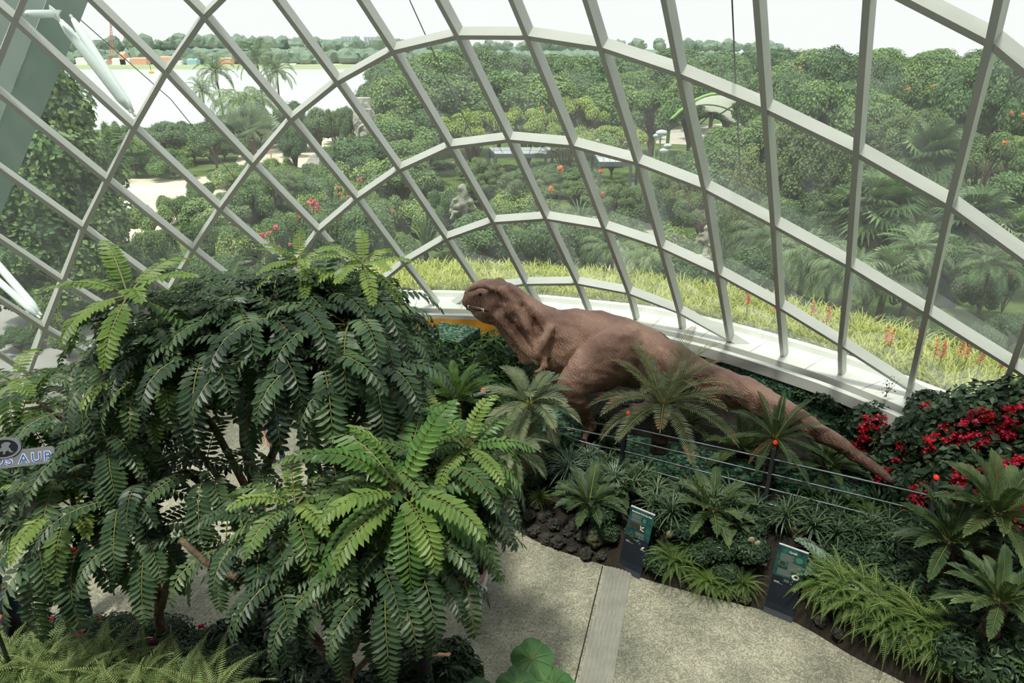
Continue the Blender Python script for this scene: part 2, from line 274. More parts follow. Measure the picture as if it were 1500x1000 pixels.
def empty(name, loc=(0, 0, 0), rz=0, label=None, cat=None, group=None):
    o = bpy.data.objects.new(name, None); COL.objects.link(o); o.location = tuple(loc); o.rotation_euler.z = rz; o.empty_display_size = .2
    return tag(o, label, cat, group)
def tag(o, label=None, cat=None, group=None, kind=None):
    if label: o['label'] = label
    if cat: o['category'] = cat
    if group: o['group'] = group
    if kind: o['kind'] = kind
    return o
def structure(o): o['kind'] = 'structure'; return o
KIDS = {}
def copy_tree(o, loc, rz=0, s=1, label=None, cat=None, group=None, sz=None):
    c = o.copy(); COL.objects.link(c); c.location = tuple(loc); c.rotation_euler.z = rz; c.scale = (s, s, sz or s)
    def kids(a, b):
        for ch in KIDS.get(a.name) or list(a.children):
            d = ch.copy(); COL.objects.link(d); d.parent = b
            kids(ch, d)
    kids(o, c)
    return tag(c, label, cat, group)
def unit(a): return a / (np.linalg.norm(a) + 1e-9)

# ------------------------------------------------------------------ plant parts
def leaflet(mb, b, d, s, n, Ln, w, mt, curl=.15, simple=False):
    # b base, d along, s side, n normal
    t = b + d * Ln - n * Ln * curl
    if simple:
        mb.add([b, b + d * Ln * .45 + s * w * .5, t, b + d * Ln * .45 - s * w * .5], [(0, 1, 2, 3)], mt); return
    mid = b + d * Ln * .5 - n * (w * .12)
    e = n * w * .12
    mb.add([b, b + d * Ln * .2 + s * w * .36 + e, b + d * Ln * .65 + s * w * .44 + e - n * Ln * curl * .4, t, b + d * Ln * .65 - s * w * .44 + e - n * Ln * curl * .4, b + d * Ln * .2 - s * w * .36 + e, mid - n * Ln * curl * .25],
           [(0, 1, 2, 6), (6, 2, 3), (0, 6, 4, 5), (6, 3, 4)], mt)
def frond(mb, base, az, el, Ln, n, ll, lw, droop, mt, rmt='rachis', ang=70, bare=.1, taper='oval', vee=.1, rr=.012, simple=False, curl=.15, swing=0., jit=.05, rg=None, tipmt=None, gap=0):
    rg = rg or rnd
    steps = n + 1; p = np.array(base, float); e = el; a = az; pts = [p.copy()]; dirs = []
    st = Ln / steps
    for i in range(steps):
        d = V(math.cos(e) * math.cos(a), math.cos(e) * math.sin(a), math.sin(e)); dirs.append(d)
        p = p + d * st; pts.append(p.copy()); u = i / steps
        e = max(e - droop / steps * (.4 + 1.2 * u), -1.5); a += swing / steps
    mb.tube(pts[::3] + [pts[-1]], [rr * (1 - .7 * k / (len(pts[::3]))) for k in range(len(pts[::3]) + 1)], rmt, 3, False)
    for i in range(1, steps + 1):
        u = i / steps
        if u < bare: continue
        t = dirs[min(i, steps - 1)]; side = np.cross(t, V(0, 0, 1)); 
        if np.linalg.norm(side) < .15: side = V(-math.sin(a), math.cos(a), 0) * -1
        side = unit(side); nm = unit(np.cross(side, t))
        x = (u - bare) / (1 - bare)
        if taper == 'oval': k = .45 + .55 * math.sin(math.pi * min(1, .12 + .83 * x)) if x < .93 else .55
        elif taper == 'palm': k = max(.3, math.sin(math.pi * (.12 + .82 * x)) ** .6)
        else: k = max(.12, (1 - x) ** .8) * (.6 + .4 * min(1, x * 6))
        aa = R(ang) * (1 - .35 * x)
        for sg in (-1, 1):
            d = unit(side * sg * math.sin(aa) + t * math.cos(aa) + nm * (vee + rg.uniform(-jit, jit) * 2))
            sd = unit(np.cross(nm, d)); m2 = tipmt if tipmt and rg.random() < .3 * x ** 2 else mt
            leaflet(mb, pts[i], d, sd, nm, ll * k * rg.uniform(.92, 1.06), lw * (k ** .3), m2, curl, simple)
    t = dirs[-1]
    side = unit(np.cross(t, V(0, 0, 1)) + V(1e-4, 0, 0)); leaflet(mb, pts[-1], t, side, unit(np.cross(side, t)), ll * .6, lw * .8, mt, curl, simple)
def strap(mb, base, az, el, Ln, w, droop, mt, seg=5, fold=.15):
    p = np.array(base, float); e = el; vs = []; sd = V(-math.sin(az), math.cos(az), 0)
    for i in range(seg + 1):
        u = i / seg; ww = w * (min(1, .55 + 2 * u) * (1 - u ** 3) + .02) / 2
        vs += [p - sd * ww, p + sd * ww]
        d = V(math.cos(e) * math.cos(az), math.cos(e) * math.sin(az), math.sin(e)); p = p + d * Ln / seg; e -= droop / seg * (.5 + u)
    mb.add(vs, [(2 * i, 2 * i + 1, 2 * i + 3, 2 * i + 2) for i in range(seg)], mt)
def fan_leaf(mb, hub, az, el, rad, mt, n=22, spread=300, droop=.3, w=None, roll=0):
    d = V(math.cos(el) * math.cos(az), math.cos(el) * math.sin(az), math.sin(el)); s = V(-math.sin(az), math.cos(az), 0); nn = np.cross(d, s); s = s * math.cos(roll) + nn * math.sin(roll); nn = np.cross(d, s)
    for i in range(n):
        th = R(-spread / 2 + spread * i / (n - 1)); q = unit(d * math.cos(th) + s * math.sin(th) + nn * .12); L_ = rad * (.75 + .25 * math.cos(th / 2)) * rnd.uniform(.93, 1.05)
        sd = unit(np.cross(nn, q)); ww = (w or rad * .13)
        a_, b_ = hub + q * L_ * .12, hub + q * L_ * .6
        mb.add([a_ - sd * ww * .15, a_ + sd * ww * .15, b_ + sd * ww * .5, hub + q * L_ - V(0, 0, 1) * L_ * droop, b_ - sd * ww * .5], [(0, 1, 2, 3, 4)], mt)
def scatter_leaves(mb, c, r, n, size, mts, shell=.75, up=.3, aspect=.5, rg=None, low=-1.):
    rg = rg or rnd; c = np.array(c, float); r = np.array(r if hasattr(r, '__len__') else (r, r, r), float)
    for _ in range(n):
        while True:
            q = V(rg.gauss(0, 1), rg.gauss(0, 1), rg.gauss(0, 1)); q = unit(q)
            if q[2] >= low: break
        k = rg.uniform(shell, 1.03); p = c + q * r * k
        nm = unit(q + V(rg.uniform(-.7, .7), rg.uniform(-.7, .7), rg.uniform(-.4, .7) + up))
        d = unit(np.cross(nm, V(rg.uniform(-1, 1), rg.uniform(-1, 1), rg.uniform(-1, 1)))); s = np.cross(nm, d)
        L_ = size * rg.uniform(.7, 1.35); w = L_ * aspect; mt = rg.choice(mts)
        mb.add([p - d * L_ * .5, p + s * w * .5 + nm * L_ * .05, p + d * L_ * .5 - nm * L_ * .12, p - s * w * .5 + nm * L_ * .05], [(0, 1, 2, 3)], mt)
# ------------------------------------------------------------------ setting: the glass shell
NR, NC = len(NODES), len(NODES[0])
P = np.array(NODES)
P = np.concatenate([P, (2.2 * P[-1] - 1.2 * P[-2])[None] - V(0, 0, .1)])
row5 = P[-1]
P = np.concatenate([P, (2 * P[-1] - P[-2])[None]]); NR = P.shape[0]
ZB = 2.2
BASE = {10: (.9, 18.86), 11: (2.29, 18.40), 12: (3.56, 18.01), 13: (4.71, 17.33), 14: (5.80, 16.50), 15: (6.81, 15.48), 16: (7.77, 14.45), 17: (8.58, 13.20)}
Nn = np.zeros_like(P)
for i in range(NR):
    for j in range(NC):
        du_ = P[i, min(j + 1, NC - 1)] - P[i, max(j - 1, 0)]; dv_ = P[min(i + 1, NR - 1), j] - P[max(i - 1, 0), j]
        n_ = unit(np.cross(du_, dv_)); 
        if n_ @ (V(0, 6, 3) - P[i, j]) < 0: n_ = -n_
        Nn[i, j] = n_
ZL = .15
def zc(j): return ZB if j >= 7 else ZL
def clip_seg(a, b, ZB=ZB):
    if a[2] >= ZB and b[2] >= ZB: return a, b
    if a[2] < ZB and b[2] < ZB: return None
    t = (ZB - a[2]) / (b[2] - a[2]); q = a + t * (b - a)
    return (a, q) if a[2] >= ZB else (q, b)
def clip_poly(ps, z0):
    out = []
    for i in range(len(ps)):
        a, b = ps[i], ps[(i + 1) % len(ps)]
        if a[2] >= z0: out.append(a)
        if (a[2] >= z0) != (b[2] >= z0): out.append(a + (z0 - a[2]) / (b[2] - a[2]) * (b - a))
    return out
DEP, THK = .25, .095
def member(mb, a, b, na, nb, dep=DEP, thk=THK, ext=.0):
    t = unit(b - a); a = a - t * ext; b = b + t * ext
    vs = []
    for p, n_ in ((a, na), (b, nb)):
        n_ = unit(n_ - t * (n_ @ t)); s = np.cross(t, n_)
        vs += [p - s * thk / 2, p + s * thk / 2, p + s * thk / 2 + n_ * dep, p - s * thk / 2 + n_ * dep]
    mb.add(vs, [(0, 1, 5, 4), (1, 2, 6, 5), (2, 3, 7, 6), (3, 0, 4, 7), (0, 3, 2, 1), (4, 5, 6, 7)], 'steel')
tn = 0
def trim(mb, smooth=False):
    global tn
    tn += 1; return structure(mb.build('trim_%d' % tn, smooth=smooth))
footpts = []
for j in range(NC):                       # ribs running from the ledge up and over
    mb = MB(); last = None
    for i in range(NR - 1):
        a, b = P[i, j], P[i + 1, j]
        if j in BASE and b[2] < ZB <= a[2] : b = V(*BASE[j], ZB)
        c = clip_seg(a, b, zc(j))
        if c is None: continue
        member(mb, c[0], c[1], Nn[i, j], Nn[i + 1, j], ext=.03); last = c[1]
        if b[2] <= zc(j): break
    if last is not None: footpts.append(last)
    if mb.n: trim(mb)
for i in range(NR - 1):                   # ribs running around the shell
    mb = MB()
    for j in range(NC - 1):
        c = clip_seg(P[i, j], P[i, j + 1], zc(j))
        if c is not None: member(mb, c[0], c[1], Nn[i, j], Nn[i, j + 1], dep=DEP * .96, ext=.02)
    if mb.n: trim(mb)
wn = 0
for i in range(NR - 1):
    for j in range(NC - 1):
        q = [P[i, j] - Nn[i, j] * .02, P[i, j + 1] - Nn[i, j + 1] * .02, P[i + 1, j + 1] - Nn[i + 1, j + 1] * .02, P[i + 1, j] - Nn[i + 1, j] * .02]
        q = clip_poly(q, zc(j))
        if len(q) < 3: continue
        wn += 1; mb = MB(); mb.add(q, [tuple(range(len(q)))] , 'glazing'); structure(mb.build('window_%d' % wn))

# ------------------------------------------------------------------ ledge at the foot of the glass
BC = [V(-6.8, 18.6), V(-5.2, 19.0), V(-3.7, 19.25), V(-2.2, 19.3), V(-.7, 19.15)] + [V(*BASE[j]) for j in range(10, 18)] + [V(9.3, 11.9), V(9.9, 10.4), V(10.3, 8.5)]
def resample(c, n):
    c = np.array(c); d = np.r_[0, np.cumsum(np.linalg.norm(np.diff(c, axis=0), axis=1))]
    t = np.linspace(0, d[-1], n); return np.stack([np.interp(t, d, c[:, k]) for k in range(c.shape[1])], 1)
def smooth(c, it=3):
    c = np.array(c)
    for _ in range(it): c[1:-1] = c[1:-1] * .5 + (c[:-2] + c[2:]) * .25
    return c
BL = smooth(resample(BC, 80), 4)
T_ = np.gradient(BL, axis=0); T_ /= np.linalg.norm(T_, axis=1)[:, None]
NO = np.stack([-T_[:, 1], T_[:, 0]], 1)       # outward normal (away from the house)
if NO[40] @ V(0, 1) < 0: NO = -NO
def off(d, z): 
    q = BL + NO * d; return np.concatenate([q, np.full((len(q), 1), z)], 1)
def loft(mb, prof, mt, i0=0, i1=None):
    cs = [off(d, z)[i0:i1] for d, z in prof]; n = len(cs[0]); vs = np.concatenate(cs)
    fs = [(k * n + i, k * n + i + 1, (k + 1) * n + i + 1, (k + 1) * n + i) for k in range(len(cs) - 1) for i in range(n - 1)]
    mb.add(vs, fs, mt)
mb = MB(); loft(mb, [(.62, 1.2), (.62, 2.34), (.42, 2.34), (.40, 2.2), (.1, 2.2), (-.62, 2.2), (-.62, 2.02), (-.78, 2.02), (-.78, 2.12), (-.95, 2.12), (-.95, 1.86), (-.78, 1.86)], 'ledge')
trim(mb)
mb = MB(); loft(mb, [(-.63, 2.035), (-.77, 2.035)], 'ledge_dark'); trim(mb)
for k in range(4, 78, 5):       # tile joints across the ledge
    mb = MB(); a = off(.38, 2.203)[k]; b = off(-.6, 2.203)[k]; t = V(*T_[k], 0) * .008
    mb.add([a - t, a + t, b + t, b - t], [(0, 1, 2, 3)], 'ledge_dark'); trim(mb)
# netting-hung wall below the ledge, gently billowing
mb = MB(); cs = []
ii = np.linspace(0, 79, 240)
b2 = np.stack([np.interp(ii, range(80), BL[:, k]) for k in (0, 1)], 1); n2 = np.stack([np.interp(ii, range(80), NO[:, k]) for k in (0, 1)], 1)
zs = np.linspace(1.9, -.1, 16); vs = []
for z in zs:
    for k in range(240):
        d = -.88 - .12 * (1.9 - z) + .13 * noise.noise(Vector((k * .12, z * 1.6, 0))); vs.append(V(b2[k, 0] + n2[k, 0] * d, b2[k, 1] + n2[k, 1] * d, z))
mb.add(vs, [(r * 240 + k, r * 240 + k + 1, (r + 1) * 240 + k + 1, (r + 1) * 240 + k) for r in range(15) for k in range(239)], 'netting')
w = structure(mb.build('wall_back', smooth=True))

# ------------------------------------------------------------------ floor and planting-bed ground
mb = MB(); mb.add([V(-14, -3, 0), V(11.5, -3, 0), V(11.5, 19.2, 0), V(-14, 19.2, 0)], [(0, 1, 2, 3)], 'path'); structure(mb.build('floor'))
EDGE = [(560, 640), (640, 690), (700, 735), (735, 762), (780, 795), (850, 818), (910, 838), (960, 854), (1050, 880), (1110, 890), (1180, 915), (1230, 955), (1290, 985), (1350, 1010), (1420, 1060), (1500, 1120)]
ED = np.array([atZ(a, b, 0)[:2] for a, b in EDGE]); ED = np.concatenate([[ED[0] + V(-1.0, 1.5), ED[0] + V(-.4, .7)], ED, [V(10.8, 5.5)]]); ED = smooth(resample(ED, 60), 3)
WL_ = resample(np.array([(BL + NO * -.95)[k] for k in range(12, 78)]), 60)
def bed_h(u): return .02 + .42 * min(1, u * 9) + .45 * u
mb = MB(); vs = []; nu = 26
for k in range(60):
    for r in range(nu):
        u = r / (nu - 1); q = ED[k] * (1 - u) + WL_[k] * u; h = (bed_h(u) + (.09 * noise.noise(Vector((q[0] * 1.3, q[1] * 1.3, 0))) if r else 0)) if r else -.02
        vs.append(V(q[0], q[1], h))
mb.add(vs, [(k * nu + r, (k + 1) * nu + r, (k + 1) * nu + r + 1, k * nu + r + 1) for k in range(59) for r in range(nu - 1)], 'soil')
tag(mb.build('planting_soil', smooth=True), 'dark soil of the raised bed between path and glass wall', 'soil', kind='structure')
def ground_in(x, y):      # height of the bed under a point
    best = None
    d = (ED[:, 0] - x) ** 2 + (ED[:, 1] - y) ** 2
    k = int(np.argmin(d)); best = 0
    bu = 9
    for k in range(0, 60, 2):
        a, b = ED[k], WL_[k]; ab = b - a; u = max(0, min(1, ((V(x, y) - a) @ ab) / (ab @ ab))); dd = np.linalg.norm(a + u * ab - V(x, y))
        if dd < bu: bu = dd; best = bed_h(u) if u > 0 else 0
    return best
# floor drain: a grey ribbed strip with joint lines
a0, a1 = atZ(868, 1020, 0), atZ(906, 836, 0); dr = unit(a1 - a0); sd = V(dr[1], -dr[0], 0)
mb = MB(); Ld = np.linalg.norm(a1 - a0) + .8; mid = (a0 + a1) / 2 - dr * .35
M2 = np.array([sd, dr, V(0, 0, 1)]).T
mb.box(mid + V(0, 0, .004), (.50, Ld, .02), 'ledge_dark', M2)
for k in range(7): mb.box(mid + sd * (-.21 + .07 * k) + V(0, 0, .012), (.05, Ld, .022), 'drain', M2)
trim(mb)
for e_ in (-.31,):
    mb = MB(); mb.box(mid + sd * e_ + V(0, 0, .002), (.02, Ld, .01), 'soil', M2); trim(mb)
# smoother grey paving by the near planter, with a curved seam
c0 = atZ(300, 1110, 0); mb = MB(); arc = [atZ(*q, .004) for q in ((380, 880), (430, 902), (470, 935), (500, 975), (520, 1020), (380, 1040), (300, 960))]
mb.add(arc, [tuple(range(len(arc)))], 'asphalt_dark'); trim(mb)
mb = MB(); mb.tube([atZ(*q, .004) for q in ((400, 850), (450, 885), (520, 925), (580, 955), (640, 1000))], .012, 'soil', 4); trim(mb)

# planted rock face behind the walkway, unseen and tipped forward to shade the interior
mb = MB(); vs = []; 
for r in range(18):
    for k in range(40):
        x = -24 + 48 * k / 39; z = -1 + 20 * r / 17; vs.append(V(x, -3.4 + .2 * z + 1.0 * noise.noise(Vector((x * .3, z * .3, 0))), z))
mb.add(vs, [(r * 40 + k, r * 40 + k + 1, (r + 1) * 40 + k + 1, (r + 1) * 40 + k) for r in range(17) for k in range(39)], 'rock'); structure(mb.build('wall_front_shade', smooth=True))
def scatter_wall():
    mb = MB()
    for _ in range(5000):
        x, z = rnd.uniform(-22, 22), rnd.uniform(0, 18.5); mb_c = V(x, -3.0 - .12 * z + 1.0 * noise.noise(Vector((x * .3, z * .3, 0))), z)
        az = rnd.uniform(.3, 2.8); strap(mb, mb_c, az, rnd.uniform(-.3, .9), rnd.uniform(.4, .8), .12, 1.4, rnd.choice(['dark_leaf', 'bush_leaf']), 3)
    tag(mb.build('undergrowth'), 'leafy plants covering the unseen rock face behind the walkway', 'plants', kind='stuff')
scatter_wall()

# ------------------------------------------------------------------ land outside
mb = MB(); loft(mb, [(.6, 2.1), (3.0, 2.3), (3.6, 1.6), (6.5, .0), (7.5, -.3)], 'lawn'); tag(mb.build('ground_bank', smooth=True), kind='structure')
mb = MB(); mb.add([V(-90, 8, -.02), V(-15, 8, -.02), V(-14, 19, -.02), V(12, 20, -.02), V(14, 5, -.02), V(160, 5, -.02), V(230, 400, -.02), V(8, 400, -.02), V(2, 150, -.02), V(-8, 104, -.02), V(-40, 96, -.02), V(-90, 84, -.02)],
                    [(0, 1, 11), (1, 2, 11), (2, 10, 11), (2, 9, 10), (2, 3, 9), (3, 4, 5), (3, 5, 6), (3, 6, 7), (3, 7, 8), (3, 8, 9)], 'lawn')
structure(mb.build('ground'))
mb = MB(); mb.add([V(-1500, 20, -1.2), V(1500, 20, -1.2), V(2500, 4000, -1.2), V(-2500, 4000, -1.2)], [(0, 1, 2, 3)], 'lake_water'); structure(mb.build('lake'))
def patch(name, pts, z, mt, **k):
    mb = MB(); q = [atZ(a, b, z) for a, b in pts]; mb.add(q, [tuple(range(len(q)))], mt); return structure(mb.build(name))
patch('ground_plaza', [(40, 420), (150, 335), (135, 285), (160, 262), (250, 262), (335, 256), (350, 228), (420, 206), (490, 186), (560, 150), (600, 160), (520, 208), (440, 246), (385, 262), (330, 292), (250, 330), (170, 362), (112, 402), (60, 440)], .01, 'sand')
patch('road', [(428, 268), (455, 228), (520, 205), (545, 222), (500, 255), (455, 285)], .03, 'asphalt')
patch('road', [(0, 440), (60, 395), (150, 370), (260, 400), (230, 500), (0, 560)], .02, 'asphalt')
patch('road_marking', [(470, 246), (486, 229), (492, 226), (476, 246)], .05, 'yellow_paint')
patch('road_marking', [(372, 303), (392, 292), (394, 295), (374, 306)], .05, 'yellow_paint')
patch('road_marking', [(50, 430), (60, 425), (61, 428), (51, 433)], .05, 'yellow_paint')
patch('road_marking', [(92, 415), (118, 406), (119, 409), (93, 418)], .05, 'yellow_paint')
patch('path', [(830, 205), (1010, 212), (1110, 205), (1110, 178), (900, 190)], .03, 'concrete')
patch('path', [(985, 330), (860, 315), (845, 400), (870, 420), (1000, 360)], .03, 'concrete')
patch('path', [(1380, 320), (1560, 330), (1560, 300), (1400, 296)], .03, 'concrete')
patch('pond', [(600, 425), (560, 460), (720, 450), (720, 424)], .04, 'soil')
# far shore
def band(name, y0, y1, x0, x1, z0, z1, mt):
    mb = MB(); mb.add([V(x0, y0, z0), V(x1, y0, z0), V(x1, y1, z1), V(x0, y1, z1)], [(0, 1, 2, 3)], mt); return structure(mb.build(name))
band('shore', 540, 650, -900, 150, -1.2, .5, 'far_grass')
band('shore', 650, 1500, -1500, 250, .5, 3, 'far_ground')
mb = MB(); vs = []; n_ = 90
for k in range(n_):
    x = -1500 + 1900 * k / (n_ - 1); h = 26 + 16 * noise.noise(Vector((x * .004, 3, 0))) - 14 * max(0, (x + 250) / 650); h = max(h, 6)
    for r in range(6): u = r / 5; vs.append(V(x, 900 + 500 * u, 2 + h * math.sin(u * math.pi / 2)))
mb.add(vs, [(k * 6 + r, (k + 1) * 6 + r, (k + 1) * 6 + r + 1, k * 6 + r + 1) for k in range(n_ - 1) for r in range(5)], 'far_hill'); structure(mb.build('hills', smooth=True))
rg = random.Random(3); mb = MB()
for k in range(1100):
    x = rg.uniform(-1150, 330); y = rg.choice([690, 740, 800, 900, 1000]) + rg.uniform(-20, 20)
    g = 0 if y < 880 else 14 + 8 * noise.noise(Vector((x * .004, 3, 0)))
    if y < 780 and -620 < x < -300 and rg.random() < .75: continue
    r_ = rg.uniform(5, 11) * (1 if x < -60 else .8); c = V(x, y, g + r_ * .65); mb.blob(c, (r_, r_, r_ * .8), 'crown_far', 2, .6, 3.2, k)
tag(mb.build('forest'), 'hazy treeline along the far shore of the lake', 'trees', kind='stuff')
# ------------------------------------------------------------------ interior plants: prototypes, each with its parts
def keep(root, *kids): KIDS[root.name] = list(kids); return root
def hide_proto(o): pass
USED = set()
def place(proto, loc, rz, s, label, cat, group=None, sz=None):
    if proto.name not in USED:
        USED.add(proto.name); proto.location = tuple(loc); proto.rotation_euler.z = rz; proto.scale = (s, s, sz or s); return tag(proto, label, cat, group)
    return copy_tree(proto, loc, rz, s, label, cat, group, sz)

def trunk_mesh(h, r, mt='bark_dark', rings=True, bend=(0, 0)):
    mb = MB(); n = max(4, int(h / .12)); pts = [V(bend[0] * (i / n) ** 2, bend[1] * (i / n) ** 2, h * i / n) for i in range(n + 1)]
    rr = [r * (1.15 - .3 * i / n) * (1 + (.12 if i % 2 else -.06)) for i in range(n + 1)]; mb.tube(pts, rr, mt, 12)
    if rings:
        for i in range(int(h * 130 * r / .15)):
            z = rnd.uniform(.02, h); a = rnd.uniform(0, 6.28); q = V(math.cos(a), math.sin(a), 0); b = V(bend[0] * (z / h) ** 2, bend[1] * (z / h) ** 2, z) + q * r * .95
            s = V(-q[1], q[0], 0); mb.add([b - s * .025, b + s * .025, b + q * .05 + V(0, 0, .05)], [(0, 1, 2)], 'bark')
    return mb
def cycad(name, th, tr, nf, Lf, ll, lw, mt, n=26, el0=1.25, el1=.05, droop=1.0, ang=62, bend=(0, 0), vee=.3, taper='palm', tip=None, curl=.1, dead=0, simple=False, tmt='bark_dark'):
    root = empty(name); kids = []
    if th > .05: kids.append(trunk_mesh(th, tr, tmt, bend=bend).build('trunk', root, smooth=False))
    mb = MB(); top = V(bend[0], bend[1], th)
    for i in range(nf):
        u = (i + .5) / nf; az = i * 2.39996 + rnd.uniform(-.15, .15); el = el0 + (el1 - el0) * u + rnd.uniform(-.08, .08)
        frond(mb, top + V(math.cos(az), math.sin(az), 0) * tr * .4, az, el, Lf * rnd.uniform(.85, 1.08), n, ll, lw, droop * rnd.uniform(.8, 1.2), mt, ang=ang, bare=.08, taper=taper, vee=vee, simple=simple, curl=curl, tipmt=tip)
    kids.append(mb.build('crown', root))
    if dead:
        mb = MB()
        for i in range(dead): frond(mb, top, rnd.uniform(0, 6.28), rnd.uniform(-.9, -.3), Lf * .7, 16, ll * .8, lw, .9, 'brown_leaf', ang=50, taper='palm', simple=True)
        d = mb.build('dead_foliage', root); d['label'] = 'dry brown fronds hanging under the crown'; kids.append(d)
    return keep(root, *kids)
def straps(name, th, heads, nl, Ll, w, mt, droop=1.9, el0=1.45, el1=-.2, tmt='bark_pale', seg=5, midmt=None):
    root = empty(name); kids = []; hp = []
    if th > .05:
        mb = MB()
        for k in range(heads):
            a = 2.4 * k + .5; t = V(math.cos(a) * .28 * (heads > 1), math.sin(a) * .28 * (heads > 1), th * rnd.uniform(.8, 1.1)); mb.tube([V(0, 0, -.05), t * V(.5, .5, .45), t], [.05, .04, .03], tmt, 7); hp.append(t)
        kids.append(mb.build('stem', root))
    else: hp = [V(0, 0, 0)] * heads
    mb = MB()
    for t in hp:
        for i in range(nl):
            u = (i + .5) / nl; strap(mb, t, i * 2.39996 + rnd.uniform(-.2, .2), el0 + (el1 - el0) * u, Ll * rnd.uniform(.8, 1.1), w, droop * rnd.uniform(.7, 1.2), midmt if midmt and u < .35 else mt, seg)
    kids.append(mb.build('foliage', root)); return keep(root, *kids)
def fern(name, nf, Lf, ll, mt, n=24, el0=1.2, el1=.2, droop=1.5, lwf=.018):
    root = empty(name); mb = MB()
    for i in range(nf):
        u = (i + .5) / nf; frond(mb, V(0, 0, .05), i * 2.39996, el0 + (el1 - el0) * u, Lf * rnd.uniform(.75, 1.1), n, ll, lwf, droop * rnd.uniform(.8, 1.2), mt, ang=80, bare=.12, taper='fern', vee=.05, rr=.007, simple=True, curl=.1)
    a = mb.build('foliage', root); mb = MB(); mb.blob(V(0, 0, 0), (.1, .1, .1), 'bark_dark', 1); return keep(root, a, mb.build('rootstock', root))
def bush(name, r, n, size, mts, lobes=6, aspect=.4, core='core', stems=True, up=.3):
    root = empty(name); mb = MB(); cm = MB(); r = np.array(r, float); cs = []
    for k in range(lobes):
        a = 2.4 * k; q = V(math.cos(a) * r[0] * .45, math.sin(a) * r[1] * .45, r[2] * (.55 + .35 * ((k * 37 % 10) / 10))); cs.append(q)
    for q in cs:
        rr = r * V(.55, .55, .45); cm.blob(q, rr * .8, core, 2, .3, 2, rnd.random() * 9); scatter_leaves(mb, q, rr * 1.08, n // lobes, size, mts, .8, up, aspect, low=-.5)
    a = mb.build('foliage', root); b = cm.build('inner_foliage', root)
    kids = [a, b]
    if stems:
        sm = MB()
        for q in cs: sm.tube([V(0, 0, -.05), q * .5, q], [.03, .02, .012], 'bark', 5)
        kids.append(sm.build('stem', root))
    return keep(root, *kids)

def g(px, py, z=None, Y=None):
    """a spot in the bed seen at this place, on the bed ground"""
    zz = .5
    for _ in range(4): q = atZ(px, py, zz); zz = ground_in(q[0], q[1])
    return V(q[0], q[1], zz)

# big grey-green cycad in front of the dinosaur
def top_at(px, py, Y): return atY(px, py, Y)
q = top_at(972, 590, 12.9); gz = ground_in(q[0], q[1])
c1 = cycad('cycad', q[2] - gz, .17, 26, 1.75, .26, .02, 'cycad_grey', n=40, el0=1.35, el1=-.15, droop=1.0, ang=66, tip='brown_leaf', vee=.25)
place(c1, V(q[0], q[1], gz), 0, 1, 'tall grey-green cycad with pink-browned frond tips, in front of the dinosaur hips', 'cycad')
q = top_at(1135, 640, 11.9); gz = ground_in(q[0], q[1])
c2 = cycad('cycad', q[2] - gz, .09, 22, 1.05, .15, .022, 'cycad_leaf', n=32, el0=1.3, el1=-.3, droop=.6, ang=50, dead=5, vee=.3)
place(c2, V(q[0], q[1], gz), 1, 1, 'olive cycad with hanging dry fronds, behind the middle fence post', 'cycad')
q = top_at(775, 590, 12.2); gz = ground_in(q[0], q[1])
p3 = cycad('palm', q[2] - gz, .09, 26, 1.0, .26, .03, 'cycad_grey', n=26, el0=1.3, el1=-.9, droop=1.1, ang=55, tmt='bark', vee=.2)
place(p3, V(q[0], q[1], gz), 0, 1, 'grey-green palm with feathery drooping crown left of the warning sign', 'palm')
q = top_at(742, 618, 11.6); place(p3, V(q[0], q[1], ground_in(q[0], q[1])), 2, .9, 'yellowing palm leaning in front of the taller grey-green palm', 'palm')
q = top_at(668, 585, 13.4); gz = .5
p4 = cycad('cycad', q[2] - gz, .16, 24, .95, .2, .035, 'fern_leaf', n=22, el0=1.35, el1=.1, droop=.9, ang=50, vee=.3)
place(p4, V(q[0], q[1], gz), 0, 1, 'fresh green cycad on a stout trunk beside the big tree', 'cycad')
# cycads along the path, right side
c5 = cycad('cycad', .95, .17, 24, 1.05, .24, .045, 'cycad_leaf', n=26, el0=1.3, el1=.0, droop=.7, ang=45, vee=.3)
for (px, py, Y, rz, s, lb) in ((1392, 792, 8.9, 0, .8, 'short cycad with broad yellow-edged fronds and a brown centre, in front of the fence end'), (1462, 752, 8.9, 2, .88, 'taller yellow-green cycad below the red flowers'), (1465, 880, 7.6, 4, .7, 'shaded cycad with sagging fronds, lowest of three by the path')):
    q = top_at(px, py, Y); place(c5, V(q[0], q[1], q[2] - .95 * s), rz, s, lb, 'cycad')
c6 = cycad('cycad', .12, .12, 20, .8, .2, .03, 'cycad_leaf', n=22, el0=1.2, el1=.1, droop=.8, ang=50)
for (px, py, s, lb) in ((1040, 770, 1.05, 'dark green cycad with wide flat fronds to the left of the cycad board'), (862, 745 + 15, .95, 'low olive cycad with blunt fronds above the rock edging'), (905, 735, .8, 'single upright bright cycad beside the fern board'), (1075, 790, .55, 'small feathery cycad by the flat-fronded cycad'), (820, 678, .7, 'yellow-tipped cycad under the warning sign'), (1085, 680, 1.1, 'broad cycad behind the fence, left of the middle post'), (1205, 705, 1.0, 'spreading fern-like cycad behind the middle fence post'), (1005, 640, .8, 'cycad behind the fence beneath the tall grey-green cycad')):
    q = g(px, py); place(c6, q + V(0, 0, .25), px, s, lb, 'cycad')
